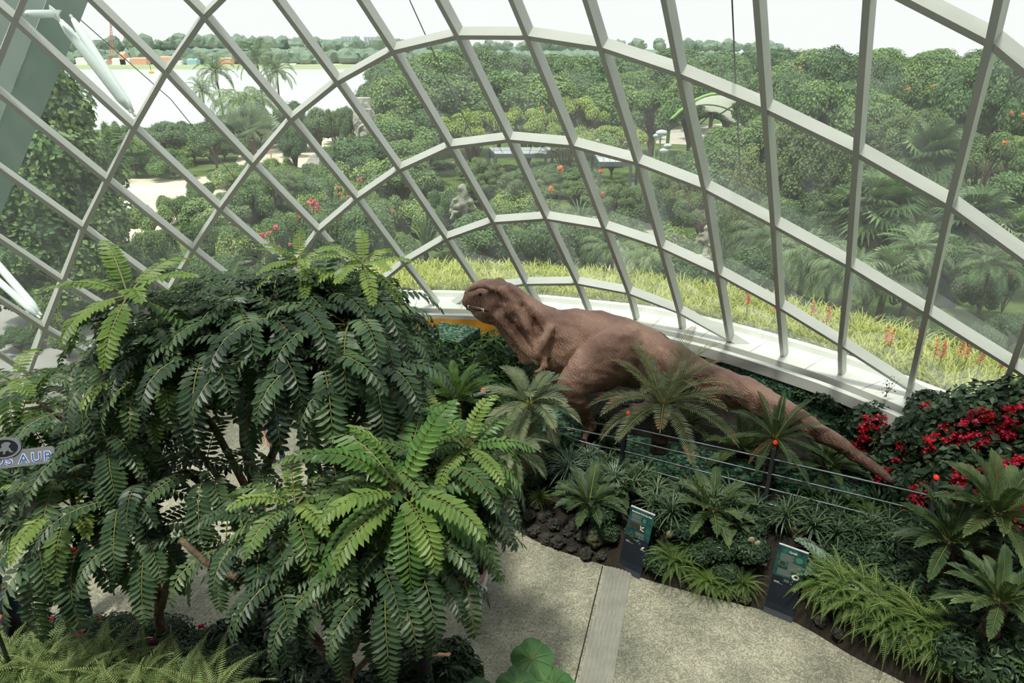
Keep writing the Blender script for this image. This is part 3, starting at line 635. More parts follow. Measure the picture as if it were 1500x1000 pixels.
# strap-leaved tufts
s1 = straps('dracaena', .5, 3, 44, .55, .03, 'strap_leaf')
for (px, py, s, lb) in ((978, 760, 1, 'many-headed narrow-leaved dracaena between the two info boards, nearest the fern board'), (1010, 735, .9, 'narrow-leaved dracaena just above the flat-fronded cycad'), (1165, 778, .95, 'narrow-leaved dracaena with a straw-coloured head behind the cycad board'), (1115, 765, .8, 'dark narrow-leaved dracaena below the middle fence post'), (1230, 790, .8, 'narrow-leaved dracaena under the fence rails, right of the cycad board'), (945, 725, .9, 'narrow-leaved dracaena right behind the fern board'), (1060, 745, .9, 'narrow-leaved dracaena between the first two posts, in front of the rails'), (1290, 800, .9, 'narrow-leaved dracaena in front of the rails close to the end post'), (880, 700, .8, 'narrow-leaved dracaena at the foot of the first post')):
    place(s1, g(px, py + 10), px, s, lb, 'shrub')
s2 = straps('ponytail_plant', .35, 1, 120, .62, .026, 'strap_blue', droop=2.0)
for (px, py, s, lb) in ((832, 712, 1.05, 'blue-green ponytail tuft above the rock edging'), (898, 728, .95, 'blue-green ponytail tuft left of the fern board'), (860, 690, .8, 'smaller blue-green ponytail tuft close to the first fence post')):
    place(s2, g(px, py), px, s, lb, 'plant')
s3 = straps('lily_plant', .05, 1, 46, .7, .055, 'bush_leaf', droop=1.5, el1=.1)
for (px, py, s, lb) in ((1300, 845, 1.1, 'dark strap-leaved clump right of the cycad board, upper one'), (1268, 868, .95, 'dark strap-leaved clump right of the cycad board, lower one'), (1345, 810, .9, 'dark strap-leaved clump in front of the fence end'), (1190, 735, .9, 'strap-leaved clump behind the fence under the tail'), (1240, 745, .8, 'strap-leaved clump behind the fence under the thin tail end'), (860, 630, .9, 'strap-leaved clump by the dinosaur foot'), (830, 650, .8, 'strap-leaved clump below the curling rails'), (710, 590, .8, 'grassy clump in front of the leafy bushes'), (700, 545, .9, 'grassy clump beside the netted box'), (1330, 740, .8, 'strap-leaved clump beyond the fence end'), (1100, 672, .9, 'strap-leaved clump behind the fence, just left of the middle post'), (1160, 705, .9, 'strap-leaved clump behind the fence, just right of the middle post'), (1045, 695, .8, 'strap-leaved clump among the rails between the first two posts'), (1285, 745, .9, 'strap-leaved clump among the rails near the end post'), (945, 690, .8, 'strap-leaved clump right of the first fence post'), (890, 655, .9, 'strap-leaved clump behind the first fence post'), (1215, 760, .9, 'strap-leaved clump among the rails midway to the end post'), (1375, 870, .9, 'strap-leaved clump between the path-side cycads'), (1310, 885, .9, 'strap-leaved clump behind the light fern border')):
    place(s3, g(px, py), px, s, lb, 'plant')
# broad pinnate aroid (zz-like) by the second board
zz = empty('aroid'); mb = MB()
for i in range(9): frond(mb, V(0, 0, 0), i * 2.4, 1.0 - .08 * i, .75, 9, .2, .085, .9, 'strap_blue', ang=60, bare=.2, vee=.2)
kk = mb.build('foliage', zz); mb = MB(); mb.blob(V(0, 0, 0), .1, 'bark', 1); keep(zz, kk, mb.build('rootstock', zz)); place(zz, g(1225, 850), 0, 1, 'pale broad-leaved plant right beside the cycad board', 'plant')
place(zz, g(1212, 815), 2, .8, 'smaller pale broad-leaved plant behind the cycad board', 'plant')
# ferns
f1 = fern('fern', 44, .6, .1, 'fern_leaf', n=24, lwf=.015)
FL = [(985, 838, 1.15, 'full bright fern at the path edge beside the fern board'), (1035, 862, 1.0, 'bright fern trailing over the path edge between the boards'), (1012, 815, .8, 'fern rising behind the bright path-edge fern'), (1085, 868, .8, 'small fern spilling over the edge left of the cycad board'), (1180, 870, .75, 'dark fern at the foot of the cycad board'), (1200, 888, 1.3, 'light fern in the path-side row of the border, first counted from the cycad board'), (1222, 900, 1.15, 'light fern in the path-side row of the border, second counted from the cycad board'), (1246, 915, 1.3, 'light fern in the path-side row of the border, third counted from the cycad board'), (1268, 928, 1.15, 'light fern in the path-side row of the border, fourth counted from the cycad board'), (1292, 942, 1.3, 'light fern in the path-side row of the border, fifth counted from the cycad board'), (1316, 955, 1.15, 'light fern in the path-side row of the border, sixth counted from the cycad board'), (1342, 968, 1.3, 'light fern in the path-side row of the border, seventh counted from the cycad board'), (1366, 982, 1.15, 'light fern in the path-side row of the border, eighth counted from the cycad board'), (1392, 994, 1.3, 'light fern in the path-side row of the border, ninth counted from the cycad board'), (1235, 882, 1.15, 'light fern in the inner row of the border, first counted from the cycad board'), (1262, 896, 1.3, 'light fern in the inner row of the border, second counted from the cycad board'), (1290, 910, 1.15, 'light fern in the inner row of the border, third counted from the cycad board'), (1318, 925, 1.3, 'light fern in the inner row of the border, fourth counted from the cycad board'), (1348, 940, 1.15, 'light fern in the inner row of the border, fifth counted from the cycad board'), (1376, 955, 1.3, 'light fern in the inner row of the border, sixth counted from the cycad board'), (1404, 970, 1.15, 'light fern in the inner row of the border, seventh counted from the cycad board'), (1330, 905, .8, 'shaded fern behind the border'), (1400, 930, .9, 'shaded fern under the lowest cycad'), (1450, 960, 1.0, 'dark fern in the corner beneath the cycads'), (1270, 760, .9, 'pale green fern behind the fence rails near the tail tip'), (1310, 770, .8, 'pale green fern close to the fence end post'), (790, 735, .6, 'little fern above the rocks'), (1060, 900 - 30, .6, 'tiny fern on the mossy rock')]
for (px, py, s, lb) in FL: place(f1, g(px, py) + V(0, 0, .12 if 'border' in lb else 0), px, s, lb, 'fern')
f2 = fern('fern', 13, 1.1, .24, 'fern_pale', n=30, lwf=.026, el0=1.35, el1=.35, droop=1.0)
NF = [(150, 965), (95, 985), (205, 985), (30, 1005), (265, 1000), (130, 1015), (60, 960), (310, 1010), (190, 1040), (5, 970)]
for k, (px, py) in enumerate(NF):
    q = atZ(px, py + 25, .35); place(f2, q, px, .95, ['pale upright fern in the near flower bed, middle of the clump', 'pale fern left of the tallest one', 'pale fern right of the tallest one', 'pale fern at the left corner', 'pale fern beside the dark round leaves', 'pale fern in front of the middle of the clump', 'pale fern behind, by the magenta flowers', 'last pale fern of the clump on the right', 'pale fern low at the frame edge', 'pale fern half cut by the left frame edge'][k], 'fern', 'pale ferns in the near bed')
# bushes
b1 = bush('bush', (.75, .7, .95), 2600, .13, ['bush_leaf', 'bush_leaf', 'fern_leaf'], 8, .3)
BL2 = [(648, 492, 16.2, 'leafy bush at the netted box, under the orange cloth'), (700, 492, 16.2, 'leafy bush below the dinosaur jaw'), (745, 525, 16.0, 'leafy bush under the dinosaur neck'), (675, 545, 14.8, 'leafy bush behind the stout green cycad'), (722, 556, 14.2, 'leafy bush left of the netted mound'), (630, 550, 14.6, 'leafy bush half hidden by the big tree')]
for (px, py, Y, lb) in BL2:
    q = atY(px, py, Y); place(b1, V(q[0], q[1], .4), px, (q[2] - .4) / 1.22, lb, 'bush', 'leafy bushes under the dinosaur head')
b2_ = bush('shrub', (.5, .45, .5), 1100, .1, ['dark_leaf', 'bush_leaf'], 6, .4)
SL = [(1350, 880, 1.1), (1420, 860, 1.2), (1480, 830, 1.2), (1420, 1000, 1.2), (1480, 900, 1.1), (1095, 830, 0.8), (940, 800, 0.7), (1050, 830, 0.7), (790, 700, 0.8), (770, 720, 0.7), (880, 770, 0.8), (760, 690, 0.8), (1000, 790, 0.8), (1200, 780, 1.0), (1270, 800, 1.0), (1310, 810, 0.9), (870, 640, 0.9), (780, 640, 1.0), (720, 640, 1.1), (690, 660, 1.0), (740, 600, 0.9), (1390, 850, 1.0), (1240, 830, 0.8), (1450, 1000, 1.1), (1340, 850, 0.9), (840, 740, 0.7), (1400, 760, 1.1), (1460, 740, 1.2), (1500, 780, 1.2), (1360, 730, 1.0), (1500, 960, 1.2), (1420, 940, 1.0), (1450, 915, 1.0), (1490, 940, 1.2), (1400, 900, 1.0), (1440, 880, 1.0), (1380, 880, 1.0), (1350, 800, 1.0), (1310, 790, 0.9), (1290, 860, 0.9), (1260, 840, 0.9), (1090, 790, 0.8), (1020, 840, 0.6), (1060, 860, 0.5), (960, 840, 0.6), (885, 800, 0.6), (1480, 870, 1.2), (1500, 1000, 1.3), (1530, 930, 1.3)]
LM = [(935, 790, 'fern board'), (1160, 850, 'cycad board'), (915, 660, 'first fence post'), (1125, 700, 'middle fence post'), (1360, 740, 'end fence post'), (805, 780, 'rock edging'), (1290, 930, 'light fern border'), (1450, 870, 'lowest yellow-green cycad'), (1450, 640, 'red flowers'), (740, 620, 'feathery palms'), (1030, 790, 'flat-fronded cycad')]
def near_words(px, py):
    b = min(LM, key=lambda l: (l[0] - px) ** 2 + (l[1] - py) ** 2); dx, dy = px - b[0], py - b[1]
    w = ('right of' if dx > 0 else 'left of') if abs(dx) > abs(dy) else ('in front of' if dy > 0 else 'behind'); return w, b[2], math.hypot(dx, dy)
seen_l = {}
def uniq(lb):
    k = seen_l.get(lb, 0); seen_l[lb] = k + 1
    return lb if k == 0 else lb + ', ' + ['', 'next one along', 'third one along', 'fourth one along', 'fifth one along', 'sixth one along', 'seventh one along', 'eighth one along', 'ninth one along', 'tenth one along', 'eleventh one along', 'twelfth one along', 'thirteenth one along', 'fourteenth one along', 'fifteenth one along'][min(k, 14)]
for (px, py, s) in SL:
    w, o, d = near_words(px, py); place(b2_, g(px, py), px, s, uniq('dark low shrub %s%s the %s' % ('well ' if d > 55 and w in ('behind', 'in front of') else '', w, o)), 'shrub', 'dark filler shrubs in the planting bed')
# red flowering vine over the end of the ledge
def vine():
    root = empty('flowering_vine', label='big dark-leaved vine with clusters of red flowers over the ledge end', cat='vine'); mb = MB(); cm = MB(); cs = []
    spots = [(1330, 660, 12.0, .7), (1375, 640, 11.6, .8), (1430, 620, 11.4, .85), (1485, 610, 11.2, .8), (1350, 720, 11.2, .75), (1410, 700, 10.9, .85), (1470, 690, 10.7, .85), (1530, 680, 10.6, .9), (1455, 755, 10.3, .8), (1520, 760, 10.0, .8), (1275, 620, 12.9, .5), (1300, 690, 11.9, .5), (1250, 655, 12.9, .35), (1400, 760, 10.8, .6), (1520, 590, 11.0, .5), (1360, 600, 12.3, .45), (1545, 820, 9.6, .9)]
    fl = MB()
    for (px, py, Y, r) in spots:
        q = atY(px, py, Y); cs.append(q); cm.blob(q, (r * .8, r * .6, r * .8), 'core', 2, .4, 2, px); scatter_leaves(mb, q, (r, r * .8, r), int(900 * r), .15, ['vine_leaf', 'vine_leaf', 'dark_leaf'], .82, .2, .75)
        for _ in range(int(70 * r)):
            a, b = rnd.uniform(-1, 1), rnd.uniform(-.6, 1); n_ = unit(V(a, -1.0, b)); cc = q + n_ * V(r, r * .8, r) * 1.05
            scatter_leaves(fl, cc, (.11, .08, .07), 16, .055, ['red_flower', 'red_flower', 'magenta_flower' if rnd.random() < .3 else 'red_flower'], .3, .2, .8)
    mb.build('foliage', root); cm.build('inner_foliage', root); f = fl.build('blossoms', root); f['label'] = 'clusters of small red and crimson flowers'
    sm = MB()
    for q in cs: sm.tube([V(q[0] * .98, q[1], .3), V(q[0], q[1] + .1, q[2] * .5), q], [.03, .02, .01], 'bark', 5)
    sm.build('stem', root)
vine()
cr = bush('creeper', (.6, .2, .5), 900, .09, ['vine_leaf', 'bush_leaf', 'dark_leaf'], 6, .7)
for k, (px, py, Y, s, lb) in enumerate([(1225, 590, 13.6, .9, 'small-leaved creeper climbing the netted wall below the ledge'), (1190, 575, 14.1, .7, 'patch of creeper on the netted wall behind the tail'), (1265, 625, 13.0, .9, 'creeper patch on the netted wall beside the red vine'), (1250, 690, 12.3, .8, 'creeper hanging behind the tail near its tip')]):
    q = atY(px, py, Y); place(cr, q - V(0, 0, .4), -.6, s, lb, 'creeper')
sp = MB(); q0 = atY(1300, 575, 12.9)
for k in range(4): sp.tube([q0 + V(-.02 * k, 0, -.1), q0 + V(.05 * k - .05, 0, .15), q0 + V(.1 * k - .15, -.05, .35)], [.006, .005, .003], 'bark', 4)
scatter_leaves(sp, q0 + V(0, 0, .15), (.2, .1, .25), 40, .05, ['bush_leaf'], .3, .2, .6)
tag(sp.build('creeper'), 'thin creeper sprig reaching onto the white ledge', 'creeper')
# foreground: dark glossy shrub, lily leaves, magenta-flowered hedge
b3 = bush('shrub', (.62, .5, .6), 900, .2, ['dark_leaf'], 7, .38)
for (px, py, s, lb) in ((605, 985, 1, 'dark glossy shrub at the near edge beside the path seam'), (665, 985, .85, 'dark glossy shrub with lighter tips, left of the big round leaves'), (560, 1020, .9, 'dark glossy shrub cut by the bottom frame edge'), (430, 960, .9, 'dark shrub in the shade under the tree branches'), (350, 940, .9, 'dark shrub at the foot of the leaning trunk'), (480, 1000, .9, 'dark shrub in front of the curved paving')):
    q = atZ(px, py + 20, .0); place(b3, q, px, s, lb, 'shrub')
b4 = bush('flower_bush', (.75, .6, .55), 2300, .07, ['bush_leaf', 'dark_leaf'], 8, .6)
mb = MB()
for _ in range(7):
    a = rnd.uniform(0, 6.28); cc = V(math.cos(a) * .4, math.sin(a) * .4, .62 + rnd.uniform(-.1, .1)); scatter_leaves(mb, cc, (.05, .05, .04), 14, .06, ['magenta_flower'], .2, .3, .8)
KIDS[b4.name].append(mb.build('blossoms', b4)); KIDS[b4.name][-1]['label'] = 'magenta flowers'
for k, (px, py) in enumerate([(20, 900), (90, 910), (160, 910), (230, 920), (290, 930), (50, 940), (130, 945), (200, 945), (-30, 870), (280, 965), (330, 960)]):
    q = atZ(px, py + 48, 0); place(b4, q, px, .85, 'small-leaved bush with magenta flowers in the near bed, %s' % ['at the left', 'second from the left', 'third along the back', 'fourth along the back', 'last of the back row', 'front row left', 'front row middle', 'front row right', 'cut by the left frame edge', 'front row by the dark trunk', 'front row end'][k], 'bush', 'magenta-flowered bushes in the near bed')
def lily():
    root = empty('giant_leaf_plant', atZ(790, 1035, 0), 0, 'big round-leaved green plant at the bottom of the picture beside the drain strip', 'plant')
    o = atZ(790, 1035, 0)
    for (px, py, Y, r, tx) in ((780, 965, 7.05, .3, .35), (812, 1003, 6.75, .29, .1), (757, 1003, 6.7, .28, .2), (700, 1010, 6.8, .2, .1), (785, 1030, 6.4, .3, .1)):
        c = atY(px, py, Y) - o; mb = MB(); n = 26; vs = [V(0, 0, 0)]
        for ring in (.5, 1.):
            for k in range(n):
                th = 2 * math.pi * k / n; rr = r * ring * (1 + .06 * math.sin(5 * th) + .03 * math.sin(11 * th)) * (1 - .45 * math.exp(-((th - math.pi * 1.5) / .22) ** 2) * ring)
                vs.append(V(math.cos(th) * rr, math.sin(th) * rr * 1.05, .05 * ring - .09 * ring * ring * r * 4 + .02 * math.cos(7 * th) * ring))
        Mx = np.array(Matrix.Rotation(tx, 3, 'X')); vs = [Mx @ v + c for v in vs]
        fs = [(0, 1 + k, 1 + (k + 1) % n) for k in range(n)] + [(1 + k, 1 + n + k, 1 + n + (k + 1) % n, 1 + (k + 1) % n) for k in range(n)]
        mb.add(vs, fs, 'lily_leaf'); lf = mb.build('leaf', root, smooth=True)
        m2 = MB()
        for k in range(9):
            th = math.pi * 1.5 + (k - 4) * .62 + math.pi; e_ = Mx @ V(math.cos(th) * r * .85, math.sin(th) * r * .85, .012) + c; m2.tube([c + V(0, 0, .012), (c + e_) / 2 + V(0, 0, .012), e_], [.006, .005, .003], 'fern_pale', 4)
        m2.build('vein', lf)
        m3 = MB(); m3.tube([V(0, 0, 0), c * V(.6, .6, .5), c - V(0, 0, .01)], [.018, .014, .01], 'fern_leaf', 6); m3.build('stalk', root)
lily()
# rocks along the bed edge
rp = []
for k in range(3):
    mb = MB(); mb.blob(V(0, 0, 0), (.2, .16, .15), 'rock' if k < 2 else 'rock_moss', 3, .5, 2.2, k * 3 + 1); rp.append(mb.build('rock', smooth=False))
RK = [(752, 765), (765, 778), (783, 790), (800, 800), (818, 806), (838, 815), (858, 822), (880, 826), (775, 765), (795, 778), (812, 788), (832, 796), (852, 802), (872, 808), (765, 752), (785, 760), (805, 770), (1070, 882), (1090, 890), (845, 790), (870, 793), (1100, 875), (1052, 872), (1200, 925), (1225, 945)]
for k, (px, py) in enumerate(RK):
    q = g(px, py - 6) if k not in () else 0; s = rnd.uniform(.5, .85) * (1.5 if k in (3, 13, 19) else 1)
    proto = rp[2] if k in (13, 17, 18, 22) else rp[k % 2]
    if proto.name in USED: o = proto.copy(); COL.objects.link(o)
    else: o = proto; USED.add(proto.name)
    o.location = tuple(q + V(0, 0, .05)); o.rotation_euler = (rnd.uniform(-.5, .5), rnd.uniform(-.5, .5), rnd.uniform(0, 6)); o.scale = (s, s, s)
    side = 'rock edging by the path' if k < 17 or k in (19, 20) else ('edge near the cycad board' if k < 23 else 'edge of the light fern border')
    tag(o, uniq(('mossy boulder' if proto is rp[2] else 'dark rounded rock') + ' in the ' + side), 'rock', 'rocks edging the planting bed')
# pale stones / spotlights glimpsed in the bed
for k, (px, py, lb) in enumerate([(847, 742, 'small pale oval lamp head between the dark trunks above the rocks'), (1080, 845, 'pale oval ground light left of the cycad board'), (1104, 832, 'pale oval ground light closest to the cycad board'), (1096, 820, 'upper pale oval ground light behind the other two'), (1345, 905, 'pale oval ground light under the dark trunks'), (977, 822, 'pinkish oval ground light in the bright fern')]):
    q = g(px, py); r_ = empty('ground_light', q, 0, lb, 'light'); mb = MB(); mb.blob(V(0, 0, .42), (.07, .045, .09), 'bark_pale', 2, 0); mb.build('lamp_head', r_, True); mb = MB(); mb.tube([V(0, 0, 0), V(0, .02, .36)], .015, 'post_steel', 6); mb.build('stake', r_)
# netted crates
def netted(name, pts, z0, z1, lb, r=0):
    mb = MB(); n = 14
    c = np.mean(pts, axis=0)
    ring = []
    for i in range(4):
        for k in range(n): ring.append(pts[i] * (1 - k / n) + pts[(i + 1) % 4] * k / n)
    vs = []; m_ = len(ring); lv = 9
    for l in range(lv):
        u = l / (lv - 1)
        for q in ring: p_ = c + (q - c) * (1.08 - .08 * u); d = .05 * noise.noise(Vector((p_[0] * 4, p_[1] * 4, u * 5))); vs.append(V(p_[0] + d, p_[1] + d, z0 + (z1 - z0) * u))
    fs = [(l * m_ + k, l * m_ + (k + 1) % m_, (l + 1) * m_ + (k + 1) % m_, (l + 1) * m_ + k) for l in range(lv - 1) for k in range(m_)]; base = (lv - 1) * m_
    last = base
    for s_ in (.7, .4, .1):
        st = len(vs)
        for q in ring: p_ = c + (q - c) * s_; vs.append(V(p_[0], p_[1], z1 + r * (1 - s_) + .05 * noise.noise(Vector((p_[0] * 3, p_[1] * 3, 1)))))
        fs += [(last + k, last + (k + 1) % m_, st + (k + 1) % m_, st + k) for k in range(m_)]; last = st
    fs.append(tuple(last + k for k in range(m_))); mb.add(vs, fs, 'netting'); tag(mb.build(name, smooth=False), lb, 'covered crate')
def qz(px, py, z): return atZ(px, py, z)[:2]
netted('netted_crate', [qz(606, 472, 2.3), qz(628, 478, 2.3), qz(676, 463, 2.3), qz(650, 453, 2.3)], .4, 2.3, 'box draped in green camouflage netting beside the dinosaur head') if False else netted('netted_crate', [V(-2.45, 16.25), V(-1.35, 15.75), V(-.85, 16.75), V(-1.9, 17.2)], .4, 2.35, 'box draped in green camouflage netting beside the dinosaur head')
netted('netted_crate', [V(.05, 13.4), V(1.5, 13.0), V(1.75, 14.3), V(.2, 14.7)], .4, 1.25, 'low mound draped in pale green netting under the dinosaur chest', .35)
netted('netted_crate', [V(2.3, 12.6), V(5.2, 11.9), V(5.6, 12.9), V(2.7, 13.8)], .3, .85, 'long low netting-covered ridge beneath the dinosaur tail', .2)
netted('netted_crate', [V(4.6, 12.3), V(7.0, 11.2), V(7.4, 11.9), V(5.0, 13.2)], .3, .9, 'netting-covered ridge under the thin end of the tail', .2)
# orange cloth along the ledge front
mb = MB(); pts = off(-.99, 1.7); vs = []; i0 = 14; i1 = 26
for k in range(i0, i1):
    for r in range(6): u = r / 5; vs.append(V(*pts[k][:2], 2.02 - .62 * u) - V(*(NO[k] * (.03 * math.sin(k * 2.1 + u * 3))), 0))
mb.add(vs, [(k * 6 + r, (k + 1) * 6 + r, (k + 1) * 6 + r + 1, k * 6 + r + 1) for k in range(i1 - i0 - 1) for r in range(5)], 'orange_cloth'); tag(mb.build('orange_cloth', smooth=True), 'strip of orange cloth hung along the ledge behind the netted box', 'cloth')
# ------------------------------------------------------------------ one continuous skin out of overlapping limbs
def limb(mb, rings, mt, seg=20):
    """rings: (centre, half-height, half-width) along a limb; elliptical, closed with round ends"""
    cs = [np.array(r_[0], float) for r_ in rings]; n = len(cs); vs = []
    for i in range(n):
        t = unit(cs[min(i + 1, n - 1)] - cs[max(i - 1, 0)]); up = V(0, 0, 1) if abs(t[2]) < .9 else V(1, 0, 0); s = unit(np.cross(t, up)); u = np.cross(s, t)
        for k in range(seg): th = 2 * math.pi * k / seg; vs.append(cs[i] + u * math.cos(th) * rings[i][1] + s * math.sin(th) * rings[i][2])
    fs = [(i * seg + k, i * seg + (k + 1) % seg, (i + 1) * seg + (k + 1) % seg, (i + 1) * seg + k) for i in range(n - 1) for k in range(seg)]
    fs += [tuple(reversed(range(seg))), tuple((n - 1) * seg + k for k in range(seg))]; mb.add(vs, fs, mt)
    for r_ in (rings[0], rings[-1]): mb.blob(r_[0], (max(r_[1], r_[2]) * .9 if False else r_[2], r_[2], r_[1]), mt, 2, 0)
def spline(rings, m=4):
    c = np.array([list(r_[0]) + [r_[1], r_[2]] for r_ in rings]); n = len(c); out = []
    for i in range(n - 1):
        p0, p1, p2, p3 = c[max(i - 1, 0)], c[i], c[i + 1], c[min(i + 2, n - 1)]
        for k in range(m):
            t = k / m; out.append(.5 * ((2 * p1) + (-p0 + p2) * t + (2 * p0 - 5 * p1 + 4 * p2 - p3) * t * t + (-p0 + 3 * p1 - 3 * p2 + p3) * t ** 3))
    out.append(c[-1]); return [(q[:3], q[3], q[4]) for q in out]
def fuse(mb, name, parent, voxel, mt, smooth_it=6, disp=None):
    o = mb.build(name); m1 = o.modifiers.new('r', 'REMESH'); m1.mode = 'VOXEL'; m1.voxel_size = voxel; m2 = o.modifiers.new('s', 'SMOOTH'); m2.iterations = smooth_it; m2.factor = .5
    dg = bpy.context.evaluated_depsgraph_get(); me = bpy.data.meshes.new_from_object(o.evaluated_get(dg)); o.modifiers.clear(); old = o.data; o.data = me; bpy.data.meshes.remove(old)
    me.materials.clear(); me.materials.append(MATS[mt])
    if disp:
        n = len(me.vertices); co = np.empty(n * 3); me.vertices.foreach_get('co', co); no = np.empty(n * 3); me.vertices.foreach_get('normal', no) if hasattr(me.vertices[0], 'normal') else None
        co = co.reshape(-1, 3); no = no.reshape(-1, 3); d = np.array([disp(q) for q in co]); co += no * d[:, None]; me.vertices.foreach_set('co', co.ravel())
    me.polygons.foreach_set('material_index', [0] * len(me.polygons)); me.polygons.foreach_set('use_smooth', [True] * len(me.polygons)); me.update()
    if parent is not None: o.parent = parent
    return o

# ------------------------------------------------------------------ the dinosaur
def dino():
    root = empty('dinosaur', (0, 0, 0), 0, 'life-like brown tyrannosaur figure leaning forward among the plants, long tail to the fence', 'dinosaur')
    mb = MB(); A = atY
    def rg_(px, py, Y, rp, k=.85): q = A(px, py, Y); return (q, rp * Y / 960, rp * Y / 960 * k)
    body = [rg_(1340, 724, 10.9, 1.5), rg_(1292, 693, 11.3, 8), rg_(1240, 658, 11.75, 14), rg_(1188, 627, 12.2, 19.5), rg_(1130, 596, 12.7, 25), rg_(1078, 573, 13.2, 30), rg_(1030, 560, 13.6, 35), rg_(985, 541, 14.0, 43), rg_(930, 521, 14.3, 52, .8),
            rg_(882, 508, 14.5, 56, .8), rg_(838, 505, 14.7, 58, .8), rg_(803, 493, 14.8, 50, .75), rg_(778, 474, 14.9, 38, .75), rg_(756, 455, 14.95, 32, .75), rg_(737, 440, 15.0, 30, .78), rg_(722, 434, 15.0, 26, .8)]
    limb(mb, spline(body, 5), 'hide', 28)
    E_ = lambda px, py, Y, r, sub=3: mb.blob(A(px, py, Y), r, 'hide', sub, 0)
    # skull: deep cheeks, heavy brows, blunt snout, lower jaw held slightly open
    E_(716, 441, 14.95, (.36, .42, .42)); E_(700, 437, 14.9, (.30, .33, .33)); E_(690, 436, 14.85, (.2, .26, .25)); E_(684, 440, 14.82, (.14, .2, .18))
    E_(712, 452, 14.9, (.30, .36, .30)); E_(752, 445, 14.75, (.3, .3, .3)); E_(768, 462, 14.7, (.3, .3, .34)); E_(722, 420, 15.0, (.26, .34, .2)); E_(730, 418, 15.0, (.22, .3, .2))
    limb(mb, [(A(684, 428, 14.55), .05, .07), (A(696, 419, 14.5), .08, .09), (A(708, 417, 14.52), .1, .11), (A(718, 423, 14.6), .08, .1)], 'hide', 12)
    limb(mb, [(A(684, 428, 15.1), .05, .07), (A(696, 416, 15.2), .08, .09), (A(712, 412, 15.2), .1, .11)], 'hide', 12)
    limb(mb, [(A(720, 462, 14.9), .2, .3), (A(708, 463, 14.88), .13, .25), (A(697, 458, 14.85), .1, .19), (A(689, 452, 14.83), .06, .13)], 'hide', 14)
    limb(mb, [(A(730, 458, 14.9), .25, .3), (A(742, 480, 14.85), .22, .28), (A(760, 505, 14.8), .2, .3), (A(778, 522, 14.75), .22, .34)], 'hide', 16)   # throat sack
    # neck cords and shoulder folds
    for pts in ([(735, 425, 14.6), (752, 446, 14.5), (772, 476, 14.35), (786, 510, 14.3)], [(745, 420, 14.7), (768, 440, 14.55), (790, 462, 14.4), (800, 480, 14.3)], [(730, 462, 14.6), (748, 486, 14.52), (770, 512, 14.4), (790, 532, 14.3)]):
        limb(mb, [(A(*p), .1, .1) for p in pts], 'hide', 10)
    limb(mb, [(A(806, 480, 14.25), .1, .1), (A(795, 500, 14.1), .15, .15), (A(786, 520, 14.0), .16, .16)], 'hide', 12)
    for k in range(7):   # folds where the neck meets the back
        limb(mb, [(A(742 + 5 * k, 425 + 3.2 * k, 14.6), .035, .035), (A(752 + 5 * k, 420 + 4 * k, 14.85), .04, .04), (A(757 + 5 * k, 421 + 3.6 * k, 15.1), .035, .035)], 'hide', 8)
    # near hind leg: drumstick thigh, shank, upright foot
    limb(mb, spline([(A(918, 512, 14.0), .62, .42), (A(890, 528, 13.75), .70, .46), (A(858, 546, 13.5), .56, .42), (A(838, 560, 13.35), .40, .34)], 3), 'hide', 22)
    limb(mb, spline([(A(836, 562, 13.3), .36, .32), (A(842, 584, 13.35), .27, .28), (A(856, 606, 13.5), .2, .2), (A(864, 622, 13.6), .17, .17)], 3), 'hide', 16)
    an = A(864, 622, 13.6); ft = V(an[0] - .35, an[1] - .35, .82); limb(mb, [(an, .17, .17), ((an + ft) / 2, .15, .16), (ft, .16, .2)], 'hide', 14)
    toes = []
    for k in (-1, 0, 1):
        e_ = ft + V(-.42, -.12 + .22 * k, -.06); limb(mb, [(ft, .12, .12), ((ft + e_) / 2 + V(0, 0, .04), .09, .1), (e_, .06, .06)], 'hide', 10); toes.append((e_, unit(e_ - ft)))
    # far hind leg
    limb(mb, spline([(A(945, 512, 14.9), .55, .4), (A(965, 522, 15.1), .5, .36), (A(978, 545, 15.2), .36, .3), (A(960, 580, 15.1), .2, .2)], 3), 'hide', 18)
    an = A(960, 580, 15.1); f2_ = V(an[0] - .2, an[1] - .1, .95); limb(mb, [(an, .18, .18), (f2_, .16, .18)], 'hide', 12)
    for k in (-1, 0, 1):
        e_ = f2_ + V(-.42, -.05 + .2 * k, -.05); limb(mb, [(f2_, .12, .12), (e_, .06, .06)], 'hide', 10); toes.append((e_, unit(e_ - f2_)))
    # small fore arms with two fingers
    fing = []
    for s_, Y0 in ((1, 14.1), (-1, 15.3)):
        sh, el, wr = A(793, 516, Y0 + .1 * s_), A(797, 537, Y0 - .15 * s_), A(786, 545, Y0 - .2 * s_); limb(mb, [(sh, .16, .16), (el, .1, .1), (wr, .075, .075)], 'hide', 10)
        for d_ in (V(-.1, -.03, -.1), V(-.03, .05, -.13)): limb(mb, [(wr, .05, .05), (wr + d_, .03, .03)], 'hide', 8); fing.append((wr + d_, unit(d_)))
    def disp(q):
        v = Vector(q); r_ = noise.noise(v * 2.2) * .04 + abs(noise.noise(Vector((q[0] * 2.6 + q[2] * 2, q[1] * 2, q[2] * 3.5)))) * -.05
        w_ = math.sin((q[0] * 20 + q[2] * 8) + 3 * noise.noise(v * 1.5)); r_ += .002 * w_
        return r_ + .012 * noise.noise(v * 9)
    b = fuse(mb, 'body', root, .038, 'hide', 7, disp)
    m_ = MB(); p0, p1, p2 = A(687, 449, 14.60), A(700, 453, 14.50), A(716, 456, 14.50)
    m_.tube([p0, p1, p2], [.03, .04, .02], 'mouth', 8); m_.build('mouth', root, True)
